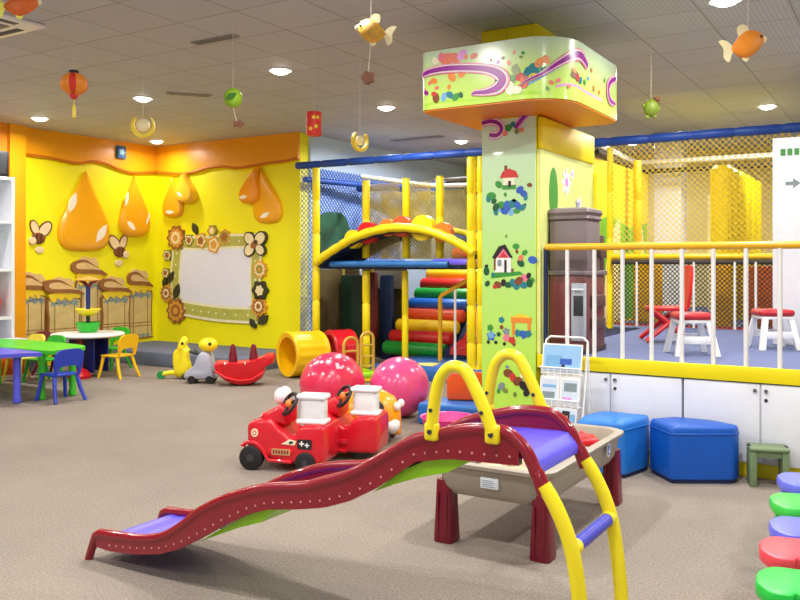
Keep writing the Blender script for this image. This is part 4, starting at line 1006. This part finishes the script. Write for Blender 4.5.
# ladder
LAD = [(-1.098,.715),(-1.06,.66),(-1.02,.58),(-.99,.49),(-.972,.38),(-.955,.22),(-.945,.0)]
for y in (NY, FY):
    MB().tube([(sx_(a),y,b-(.024 if k == 0 else 0)) for k, (a, b) in enumerate(cat2([(-1.125,.77)]+[(-1.098,.715),(-1.085,.69)], 3))], .024, 12).build('rail_socket', RSL, t)
    MB().tube([(sx_(a),y,b) for a, b in cat2(LAD, 5)], .027, 12).build('ladder_post', YPL, t)
for z in (.505, .15):
    x = [a for a, b in cat2(LAD, 8) if b <= z+.01][0]
    MB().cyl((sx_(x),NY+.04,z),(sx_(x),FY-.04,z),.026,None,14).build('rung', M('rung_blue',(58,64,190),.35), t)
    for y in (NY, FY): MB().cyl((sx_(x),y,z),(sx_(x),y-.05*(1 if y>0 else -1),z),.029,None,12).build('rung_collar', YPL, t)
# handles
for y in (NY, FY):
    s = -1 if y < 0 else 1
    yy = y+s*.022
    P = cat2([(-1.535,.872),(-1.525,.96),(-1.505,1.05),(-1.47,1.10),(-1.43,1.112),(-1.39,1.095),(-1.35,1.03),(-1.315,.96),(-1.29,.90),(-1.285,.885)], 5)
    h = MB().tube([(sx_(a), yy, b) for a, b in P], .0235, 12).build('handle', YPL, t)
    for (a, b) in ((-1.535,.862),(-1.283,.878)):
        MB().box(sx_(a)-.028, sx_(a)+.028, yy-.018, yy+.018, b-.035, b+.035, .012, 3).build('handle_foot', YPL, h)
        MB().cyl((sx_(a), yy-.022, b),(sx_(a), yy+.022, b),.010,None,10).build('bolt', DKG, h)
    for (a, b) in ((-1.528,.945),(-1.318,.955)):
        MB().cyl((sx_(a), yy-.026, b),(sx_(a), yy+.026, b),.008,None,8).build('bolt', DKG, h)

# ================================================================== SAND TABLE
t = thing('sand_table', (-1.83, 4.58, 0), 0, 'taupe sand play table on four maroon legs behind the slide ladder', 'sand table')
X0, X1, Y0, Y1 = -.36, .31, -.72, .60
def rrect(g, z, r=.11): return [Vector((x, y, z)) for x, y in rr2(X0-g, X1+g, Y0-g, Y1+g, r, 6)]
mb = MB(); mb.loft([rrect(-.10,.27,.08), rrect(-.055,.27,.1), rrect(-.03,.31,.1), rrect(-.01,.42,.11), rrect(.012,.43,.12), rrect(.014,.448,.12), rrect(.0,.455,.12), rrect(-.035,.45,.1), rrect(-.05,.42,.09), rrect(-.06,.33,.08)])
mb.build('tray', TAUPE, t)
for x, y in ((X0+.06,Y0+.09),(X1-.06,Y0+.09),(X1-.06,Y1-.09),(X0+.06,Y1-.09)):
    mb = MB(); mb.loft([[Vector((x+px_*k, y+py_*k, z)) for px_, py_ in rr2(-.055,.055,-.06,.06,.02,3)] for z, k in ((0,.98),(.01,1.0),(.20,.86),(.335,.78))])
    for q in (-.025, .025): mb.box(x+q-.006, x+q+.006, y-.062, y-.05, .01, .27, .003)
    mb.build('leg', RDK, t)
mb = MB().use(M('label_white',(222,230,236),.4)); mb.box(-.06,.04,Y0+.008,Y0+.034,.335,.39,.001)
for k in range(4): mb.use(M('label_grey_print',(150,166,180),.5)).box(-.052,.02-.014*(k%2),Y0+.0065,Y0+.0085,.344+.010*k,.348+.010*k)
mb.build('paper_label', None, t)
mb = MB().use(PC['white']); mb.poly([Vector((X1+.006, .24+x, .39+y)) for x, y in el2(0,0,.034,.04)]); mb.use(PC['blue']).poly([Vector((X1+.007, .24+x, .39+y)) for x, y in el2(0,0,.026,.031)]); mb.use(PC['white']).poly([Vector((X1+.008, .24+x, .39+y)) for x, y in ((-.014,-.016),(.014,-.016),(0,.022))]); mb.build('round_logo', None, t)
mb = MB()   # sand heap
nx, ny = 22, 40; vs = []
for j in range(ny+1):
    for i in range(nx+1):
        x = X0+.085+(X1-X0-.17)*i/nx; y = Y0+.085+(Y1-Y0-.17)*j/ny
        e = min(i, nx-i)/nx*min(j, ny-j)/ny*4
        z = .345+.06*min(1, e*3)*(.9+.4*sin(x*17+y*5)+.4*cos(y*11-x*6)+.35*sin(y*31)*cos(x*27))
        vs.append(Vector((x, y, z)))
o = MB().add(vs, [(j*(nx+1)+i, j*(nx+1)+i+1, (j+1)*(nx+1)+i+1, (j+1)*(nx+1)+i) for j in range(ny) for i in range(nx)]).build('play_sand', SAND, None, (-1.83, 4.58, 0), 0, ang=80)
tag(o, 'pale play sand heaped in the taupe sand table', 'sand', kind='stuff')
tag(MB().box(-.06,.06,-.09,.09,0,.05,.02,3).box(-.014,.014,.085,.2,.02,.045,.008).build('sand_shovel', RPL, None, (-1.66,4.86,.40), .5), 'red toy shovel lying in the sand table', 'toy shovel')
tag(MB().lathe([(.02,0),(.055,0),(.075,.10),(.08,.105),(.06,.1),(.045,.02)],16).build('sand_bucket', M('red_bucket',(220,40,50),.35), None, (-2.0,4.35,.425)), 'small red bucket in the sand table near the slide', 'toy bucket')
tag(MB().box(-.05,.05,-.03,.03,0,.05,.015,3).build('sand_mould', WHITEP, None, (-1.88,4.25,.395), .4), 'white sand mould in the near end of the sand table', 'sand toy')

# ================================================================== OTTOMANS, GREEN STOOL
def ottoman(pts, h, loc, mat, label, rz=0):
    t = thing('ottoman', loc, rz, label, 'ottoman', 'blue ottomans before the white cabinets')
    cx = sum(p[0] for p in pts)/len(pts); cy = sum(p[1] for p in pts)/len(pts)
    def ins(g, z, lift=0):
        return [Vector((cx+(x-cx)*(1-g), cy+(y-cy)*(1-g), z)) for x, y in pts]
    # rounded corners
    def rnd(P, r=.03):
        out = []
        n = len(P)
        for i in range(n):
            p = Vector(P[i]); a = (Vector(P[i-1])-p).normalized(); b = (Vector(P[(i+1) % n])-p).normalized()
            for k in range(5):
                f = k/4; q0 = p+a*r*(1-f)**2; out.append(tuple(q0+b*r*f*f))
        return out
    pts[:] = rnd(pts)
    MB().loft([ins(.05,0), ins(.04,.03)]).build('base', NAVY, t)
    mb = MB(); mb.loft([ins(.01,.03), ins(0,.05), ins(0,h-.045), ins(.015,h-.018), ins(.05,h-.002), ins(.3,h+.006), ins(.9,h+.01)]); mb.build('cushion', mat, t, ang=60)
    seam = [Vector((p.x, p.y, h-.05)) for p in ins(-.003,0)]
    MB().tube(seam, .005, 6, True).build('piping', mat, t)
def rel(c, P): return [(x-c[0], y-c[1]) for x, y in P]
c1 = (-1.27, 5.92)
ottoman(rel(c1, [(-1.375,5.735),(-1.01,5.955),(-.99,6.05),(-1.17,6.15),(-1.46,6.15),(-1.59,5.98)]), .385, (c1[0],c1[1],0), BFAB, 'dark blue faceted ottoman in front of the white cabinet doors')
c2 = (-1.84, 5.85)
ottoman(rel(c2, [(-2.0,5.62),(-1.68,5.70),(-1.605,6.0),(-1.62,6.12),(-1.96,6.12),(-2.03,5.9)]), .385, (c2[0],c2[1],0), BFAB2, 'lighter blue ottoman between the sand table and the magazine rack')
t = thing('step_stool', (-.815, 6.05, 0), .30, 'small olive green plastic step stool beside the dark blue ottoman', 'stool')
MB().box(-.125,.125,-.09,.09,.235,.265,.014,3).build('top', OLIVE, t)
for s in (-1, 1): MB().box(s*.10-.022,s*.10+.022,-.08,.08,0,.236,.008).build('side_leg', OLIVE, t)
MB().box(-.079,.079,.04,.07,.185,.236,.006).build('crossbar', OLIVE, t); MB().box(-.079,.079,-.07,-.055,.195,.236,.006).build('crossbar', OLIVE, t)
for s in (-1, 1): MB().box(s*.115-.008,s*.115+.008,-.03,.03,.258,.270,.004).build('rubber_pad', DKG, t)

# ================================================================== MAGAZINE RACK
t = thing('magazine_rack', (-2.22, 5.93, -.0), 0, 'white wire magazine rack between the picture pillar and the cabinets', 'magazine rack')
for x in (-.165, .165):
    MB().tube([(x,-.13,0),(x,.02,.5),(x,.10,.90)], .008, 8).build('side_wire', WMET, t)
    MB().tube([(x,.16,0),(x,.10,.90)], .008, 8).build('back_leg', WMET, t)
MB().tube([(-.165,.10,.90),(-.13,.105,.93),(.13,.105,.93),(.165,.10,.90)], .008, 8).build('top_wire', WMET, t)
for z, y in ((.66,.02),(.43,-.035),(.20,-.085)):
    mb = MB().use(WMET)
    mb.tube([(-.165,y-.02,z),(.165,y-.02,z)], .006, 6); mb.tube([(-.165,y-.055,z+.05),(.165,y-.055,z+.05)], .006, 6)
    for k in range(7): mb.tube([(-.15+.05*k,y-.02,z),(-.15+.05*k,y-.055,z),(-.15+.05*k,y-.055,z+.05)], .0035, 6)
    mb.build('pocket', WMET, t)
def magazine(x, y, z, tilt, w, h, cols, label):
    mb = MB(); m = Matrix.Translation((0,0,0)) @ Matrix.Rotation(-tilt, 4, 'X')
    mb.use(PC['white']).box(-w/2, w/2, -.004, .004, 0, h, 0, 2, m)
    for (x0, x1, z0, z1, c) in cols:
        mb.use(c if not isinstance(c, str) else PC[c]); mb.poly([m @ Vector((x0*w-w/2, -.0047-.0003*(z0+x0), z0*h)) if True else None, m @ Vector((x1*w-w/2, -.0047-.0003*(z0+x0), z0*h)), m @ Vector((x1*w-w/2, -.0047-.0003*(z0+x0), z1*h)), m @ Vector((x0*w-w/2, -.0047-.0003*(z0+x0), z1*h))])
    tag(mb.build('magazine', None, None, (-2.22+x, 5.93+y, z)), label, 'magazine', 'magazines in the wire rack')
SKY = M('print_sky',(150,196,236),.3); PALE = M('print_pale',(206,220,234),.3)
magazine(-.0,-.015,.668,.18,.31,.22,[(.03,.97,.12,.95,SKY),(.1,.5,.2,.6,'lblue'),(.45,.75,.3,.5,'blue'),(.5,.58,.15,.3,'black'),(.05,.95,.03,.1,PALE)],'blue sky coloured magazine in the top pocket of the wire rack')
magazine(-.08,-.070,.438,.18,.15,.21,[(.08,.92,.1,.9,PALE),(.15,.8,.2,.45,'grey'),(.15,.85,.6,.7,'lblue')],'pale magazine at the left of the middle rack pocket')
magazine(.08,-.070,.438,.18,.15,.21,[(.08,.92,.1,.9,PALE),(.2,.85,.5,.8,'grey'),(.15,.6,.15,.3,'lilac')],'pale magazine at the right of the middle rack pocket')
magazine(-.09,-.120,.208,.18,.13,.20,[(.05,.95,.62,.95,'coral'),(.1,.9,.3,.55,PALE),(.1,.6,.1,.25,'grey')],'magazine with an orange-red top band in the lowest rack pocket')
magazine(.06,-.120,.208,.18,.17,.22,[(.05,.95,.05,.95,PALE),(.35,.7,.1,.9,'black'),(.44,.62,.45,.75,'coral'),(.3,.75,.08,.3,'brown'),(.72,.95,.4,.8,'lblue')],'magazine with a dark haired cover figure in the lowest rack pocket')

# ================================================================== ROW OF PLASTIC STOOLS (right edge)
def row_stool(loc, rz, mat, label):
    t = thing('plastic_stool', loc, rz, label, 'stool', 'row of plastic stools at the right edge')
    pts = cat2([(-.172,-.06),(-.175,0),(-.172,.06),(-.14,.125),(-.11,.15),(-.05,.153),(.05,.153),(.11,.15),(.14,.125),(.172,.06),(.175,0),(.172,-.06),(.14,-.125),(.11,-.15),(.05,-.15),(.035,-.125),(-.035,-.125),(-.05,-.15),(-.11,-.15),(-.14,-.125)], 3, True)
    mb = MB(); cxy = lambda k, z: [Vector((x*k, y*k, z)) for x, y in pts]
    mb.loft([cxy(.98,.245), cxy(1.0,.255), cxy(1.0,.282), cxy(.97,.295), cxy(.9,.30), cxy(.2,.294)]); mb.build('seat', mat, t)
    for sx in (-1, 1):
        for sy in (-1, 1):
            MB().loft([[Vector((sx*a+dx, sy*b+dy, z)) for dx, dy in ((-.024,-.024),(.024,-.024),(.024,.024),(-.024,.024))] for a, b, z in ((.105,.10,.246),(.135,.13,0))]).build('leg', mat, t)
    for sy in (-1, 1): MB().box(-.10,.10,sy*.112-.008,sy*.112+.008,.12,.145,.004).build('stretcher', mat, t)
    return t
SG = M('stool_green',(30,200,70),.35,.04); SR = M('stool_coral_red',(236,72,88),.35,.04); SV = M('stool_violet',(104,112,240),.35,.04); SG2 = M('stool_light_green',(70,214,80),.35,.04)
for k, (x, y, m, lb) in enumerate(((-.33,3.44,SG,'green plastic stool nearest the camera at the bottom right corner'),(-.375,3.84,SR,'coral red plastic stool second from the camera in the right row'),(-.38,4.18,SV,'violet blue plastic stool in the row between the red and light green stools'),(-.435,4.62,SG2,'light green plastic stool between the two violet stools of the row'),(-.46,5.10,M('stool_violet_far',(112,120,240),.35,.04),'violet blue plastic stool farthest along the right row'))):
    row_stool((x, y, 0), .12+.05*k, m, lb)
# ================================================================== HANGING DECORATIONS
STR = M('pale_string',(226,214,196),.6)
PAPY = M('paper_yellow',(252,214,60),.5,.08,8); PAPO = M('paper_orange',(246,140,36),.5,.12,8); PAPR = M('paper_red',(214,44,30),.5,.1,8); PAPG = M('paper_green',(146,190,44),.5,.12,8); PAPC = M('paper_cream',(252,232,180),.5,.05); PAPB = M('paper_brown',(120,72,44),.6,.15,12)
def hang(name, p, label, cat='hanging decoration', rz=0.0):
    t = thing(name, p, rz, label, cat, 'paper decorations hanging from the ceiling')
    return t
def string(t, z0):
    z = t.location.z
    MB().cyl((0,0,z0),(0,0,CZ-z),.0022,None,6).build('string', STR, t)
CAMV = YAW
def fish(p, label, sc, body, fin, rz, tail_up=.3):
    t = hang('paper_fish', p, label, rz=rz)
    mb = MB(); mb.loft([[Vector((x*sc, .38*sc*k*cos(a)*.6, .46*sc*k*sin(a)+.32*x*sc)) for a in [2*PI*j/16 for j in range(16)]] for x, k in ((.62,.05),(.56,.3),(.42,.62),(.2,.9),(-.05,1.0),(-.3,.8),(-.48,.45),(-.6,.2),(-.66,.05))]); mb.build('body', body, t, ang=60)
    MB().prism(cat2([(-.55,.0),(-.85,.30),(-1.1,.34),(-.92,.05),(-.90,-.25),(-.72,-.42),(-.62,-.2)], 4, True), -.02*sc, .02*sc, lambda u, w, d: Vector((u*sc, d, (w+.3*u)*sc))).build('tail_fin', fin, t)
    MB().prism(cat2([(.05,.36),(-.1,.62),(-.38,.55),(-.35,.25)], 4, True), -.015*sc, .015*sc, lambda u, w, d: Vector((u*sc, d, w*sc))).build('back_fin', fin, t)
    MB().prism(cat2([(.1,-.3),(-.05,-.58),(-.22,-.5),(-.15,-.3)], 4, True), -.015*sc, .015*sc, lambda u, w, d: Vector((u*sc, d, w*sc))).build('belly_fin', fin, t)
    MB().ell((.60*sc,0,.19*sc),(.10*sc,.10*sc,.12*sc),10,8).build('mouth', PAPC, t)
    for s in (-1, 1): MB().ell((.40*sc,s*.15*sc,.24*sc),(.05*sc,.03*sc,.05*sc),8,6).build('eye', BLK, t)
    string(t, .38*sc); return t
fish(pD(748,44,5.2), 'orange paper goldfish hanging near the top right corner', .19, PAPO, PAPC, CAMV+.25)
ft = fish(pD(371,31,5.2), 'orange and yellow paper fish hanging left of the pillar headboard, brown pendant below', .165, M('paper_gold_patches',(246,150,50),.5,.35,22), PAPC, CAMV+PI-.5)
MB().prism(fl2(0,0,.045,5,.12,30), -.015, .015, lambda u, w, d: Vector((u+.02, d, w-.29))).build('pendant', PAPB, ft); MB().cyl((.0,0,-.06),(.02,0,-.25),.002,None,6).build('pendant_cord', STR, ft)
fish(pD(22,4,5.0), 'red and orange paper fish cut off by the top left corner', .16, M('paper_red_gold',(232,96,30),.5,.3,14), M('paper_lime',(232,230,90),.5), CAMV+.6)
t = hang('paper_turtle', pD(651,108,7.0), 'green paper turtle hanging right of the pillar headboard', rz=CAMV)
MB().ell((0,0,0),(.065,.05,.075),16,10).build('shell', M('paper_olive',(120,140,40),.5,.2,20), t); MB().ell((.05,0,.075),(.03,.025,.025),10,8).build('head', PAPB, t)
for x, z in ((-.06,.02),(.06,-.01),(-.03,-.075),(.03,-.07)): MB().ell((x,0,z),(.02,.015,.02),8,6).build('flipper', M('paper_olive',(120,140,40),.5,.2,20), t)
string(t, .085)
t = hang('paper_lantern', pD(74,84,6.2), 'round red and orange paper lantern with a gold tassel', rz=CAMV)
mb = MB(); n = 24
for k in range(12):
    a0, a1 = 2*PI*k/12, 2*PI*(k+1)/12
    mb.use(PAPO if k % 3 else PAPR)
    ring = []
    for i in range(11):
        ph = -PI/2+.25+(PI-.5)*i/10; rr = .10*cos(ph)
        ring.append([Vector((rr*cos(a), rr*sin(a), .085*sin(ph))) for a in frange(a0, a1, 4)])
    mb.loft(ring, closed=False)
mb.build('lantern_body', None, t, ang=60)
MB().lathe([(.02,.08),(.035,.08),(.035,.10),(.02,.10)],14).build('top_ring', BLK, t); MB().lathe([(.01,-.115),(.03,-.10),(.034,-.08),(.02,-.08)],14).build('bottom_ring', PAPR, t)
MB().cyl((0,0,-.11),(0,0,-.16),.004,None,6).build('tassel_cord', PAPY, t); MB().lathe([(.004,-.155),(.012,-.165),(.014,-.25),(.004,-.255)],10).build('tassel', PAPY, t)
string(t, .1)
def ringlamp(p, label, r, inner):
    t = hang('paper_moon', p, label, rz=CAMV)
    mb = MB(); cres = [(r*cos(a), r*sin(a)) for a in frange(-PI*1.25, PI*.25, 22)]+[(.05*r+.78*r*cos(a), .12*r+.80*r*sin(a)) for a in frange(PI*.22, -PI*1.22, 22)]
    mb.prism(cres, -.018, .018, lambda u, w, d: Vector((u, d, w))); mb.build('crescent', PAPY, t)
    MB().ell((.02*r,0,.05*r),(inner,inner*.7,inner),16,12).build('ball', PAPC, t)
    string(t, .1*r); return t
ringlamp(pD(143,126,7.0), 'yellow crescent ring with a cream ball hanging over the left wall', .10, .058)
t = ringlamp(pD(360,141,7.6), 'narrow yellow crescent hanging in front of the playground netting', .10, .045)
t.rotation_euler = (0,0,CAMV+.85)
t = hang('paper_apple', pD(233,98,6.6), 'lime green paper ball hanging with a brown tag below', rz=CAMV)
MB().ell((0,0,0),(.075,.075,.08),18,12).build('fruit', PAPG, t); MB().prism(leaf2(.0,.0,.1,.05,.5), -.006, .006, lambda u, w, d: Vector((u, d-.075, w))).build('leaf', M('paper_dark_green',(60,120,30),.5), t)
MB().cyl((0,0,-.08),(.03,0,-.19),.003,None,6).build('cord', STR, t); MB().prism(fl2(.045,-.21,.05,5,.2,30), -.012, .012, lambda u, w, d: Vector((u, d, w*.7-.06))).build('tag', PAPB, t)
string(t, .08)
t = hang('paper_drum', pD(314,124,7.4), 'red paper drum lantern with gold print hanging by the wall end', rz=CAMV)
MB().lathe([(.02,-.105),(.065,-.105),(.07,-.09),(.066,-.04),(.07,0),(.066,.04),(.07,.09),(.065,.105),(.02,.105)],18).build('body', PAPR, t)
mb = MB().use(PAPY)
for a, z in ((-1.5,.05),(-1.2,-.03),(-1.9,-.05),(-1.0,.05)): mb.poly([Vector((.072*cos(a+x/.072), .072*sin(a+x/.072), z+y)) for x, y in fl2(0,0,.022,5,.3,20)])
mb.build('gold_print', PAPY, t); string(t, .1)
# ================================================================== CEILING FITTINGS AND LIGHTS
LAMP = bpy.data.materials.new('lamp_glow'); LAMP.use_nodes = True
b = LAMP.node_tree.nodes['Principled BSDF']; b.inputs['Base Color'].default_value = (1,1,1,1); b.inputs['Emission Color'].default_value = (1,.97,.92,1); b.inputs['Emission Strength'].default_value = 14
LP = [(-5.31,6.38,'round ceiling spotlight left of the pillar headboard, brightest of them'),(-7.57,6.63,'round ceiling spotlight above the yellow crescent ring'),(-5.47,8.58,'round ceiling spotlight nearest the narrow crescent'),(-9.78,6.84,'round ceiling spotlight above the orange pillar at far left'),(-10.07,9.1,'round ceiling spotlight by the corner of the yellow walls'),(-1.14,6.36,'round ceiling spotlight at the top edge above the goldfish'),(-1.48,10.95,'round ceiling spotlight over the stage above the white booth'),(-3.77,13.2,'round ceiling spotlight inside the playground behind the net'),(-6.0,11.6,'round ceiling spotlight inside the playground behind the arch')]
root = None
for (x, y, lb) in LP:
    if root is None:
        root = thing('ceiling_spotlight', (x,y,CZ), 0, lb, 'ceiling light', 'round ceiling spotlights')
        MB().lathe([(.087,-.004),(.112,-.012),(.118,-.004),(.118,0),(.087,0)],28).build('trim_ring', WHITEP, root)
        MB().lathe([(.002,-.042),(.04,-.040),(.07,-.030),(.084,-.012),(.086,-.002),(.002,-.001)],24).build('lamp_disc', LAMP, root)
    else: dup(root, (x,y,CZ), 0, lb)
def lamp(x, y, e, size=.16, z=CZ-.045, col=(1,.97,.935), spread=170):
    l = bpy.data.lights.new('spot_or_fill_light', 'AREA'); l.shape = 'DISK'; l.size = size; l.energy = e; l.color = col; l.spread = math.radians(spread)
    o = bpy.data.objects.new('spot_or_fill_light', l); C.objects.link(o); o.location = (x,y,z)
E0 = 47
for (x, y, lb) in LP: lamp(x, y, E0*(.3 if x < -10 else .6 if x < -9.5 else 1.8 if y > 11.5 and x < -5 else 1.0), z=CZ-.055)
for (x, y) in ((-3.2,4.3),(-1.1,4.2),(-3.2,2.0),(-1.0,2.0),(-5.4,1.8),(-7.6,3.0),(-9.6,4.4),(1.2,3.4),(1.2,6.2),(-3.2,-.6),(-6,-.6),(0,-.6),(1.0,8.5),(-2.2,8.2)): lamp(x, y, E0)
for (x, y) in ((-.5,12.8),(-2.4,10.6),(1.2,11.6),(-6.4,10.2)): lamp(x, y, E0*.8)  # playground lamps without fittings, some added to brighten white column and left bay
# air-conditioning cassette at the top left, vents
t = thing('air_conditioner', (-6.35, 3.72, CZ), 0, 'square ceiling air conditioner with dark slots at the top left', 'air conditioner')
MB().box(-.46,.46,-.46,.46,-.03,0,.012).build('frame', WHITEP, t)
MB().box(-.27,.27,-.27,.27,-.036,-.029,.004).build('intake_grille', M('ac_grille',(120,116,124),.5), t)
for a in range(4):
    o = MB().box(-.26,.26,.335,.40,-.034,-.026,.003).build('air_slot', DKG, t); o.rotation_euler = (0,0,a*PI/2)
def vent(x, y, w, d, rz, label):
    t = thing('ceiling_vent', (x,y,CZ), rz, label, 'vent', 'slot vents in the ceiling')
    MB().box(-w/2,w/2,-d/2,d/2,-.012,0,.003).build('frame', M('vent_grey',(150,146,142),.5), t)
    for k in range(2): MB().box(-w/2+.03,w/2-.03,-d/4+k*d/2-.012,-d/4+k*d/2+.012,-.0135,-.0115).build('slot', DKG, t)
vent(-6.95, 6.75, .5, .12, .9, 'dark slot vent on the ceiling above the left yellow wall')
vent(-6.45, 11.0, .9, .18, 0, 'slot vent on the ceiling just over the blue playground beam')
vent(-5.05, 5.20, .5, .08, 0.0, 'thin slot vent left of the paper fish on the ceiling')

# ================================================================== WORLD, CAMERA
w = bpy.data.worlds.new('World'); bpy.context.scene.world = w; w.use_nodes = True
bg = w.node_tree.nodes['Background']; bg.inputs[0].default_value = (.93,.96,1.0,1); bg.inputs[1].default_value = .55
cam = bpy.data.cameras.new('Camera'); co = bpy.data.objects.new('Camera', cam); C.objects.link(co)
cam.sensor_width = 36; cam.lens = FPX/800*36; cam.shift_y = -(300-HOR)/800; cam.clip_end = 100; cam.clip_start = .02
co.location = (0,0,CAMZ); co.rotation_euler = (PI/2, 0, YAW)
sc = bpy.context.scene; sc.camera = co
sc.view_settings.view_transform = 'Standard'; sc.view_settings.look = 'None'; sc.view_settings.gamma = 1; sc.view_settings.use_curve_mapping = False
sc.view_settings.exposure = 0.0
sc.cycles.use_denoising = True
sc.cycles.max_bounces = 6
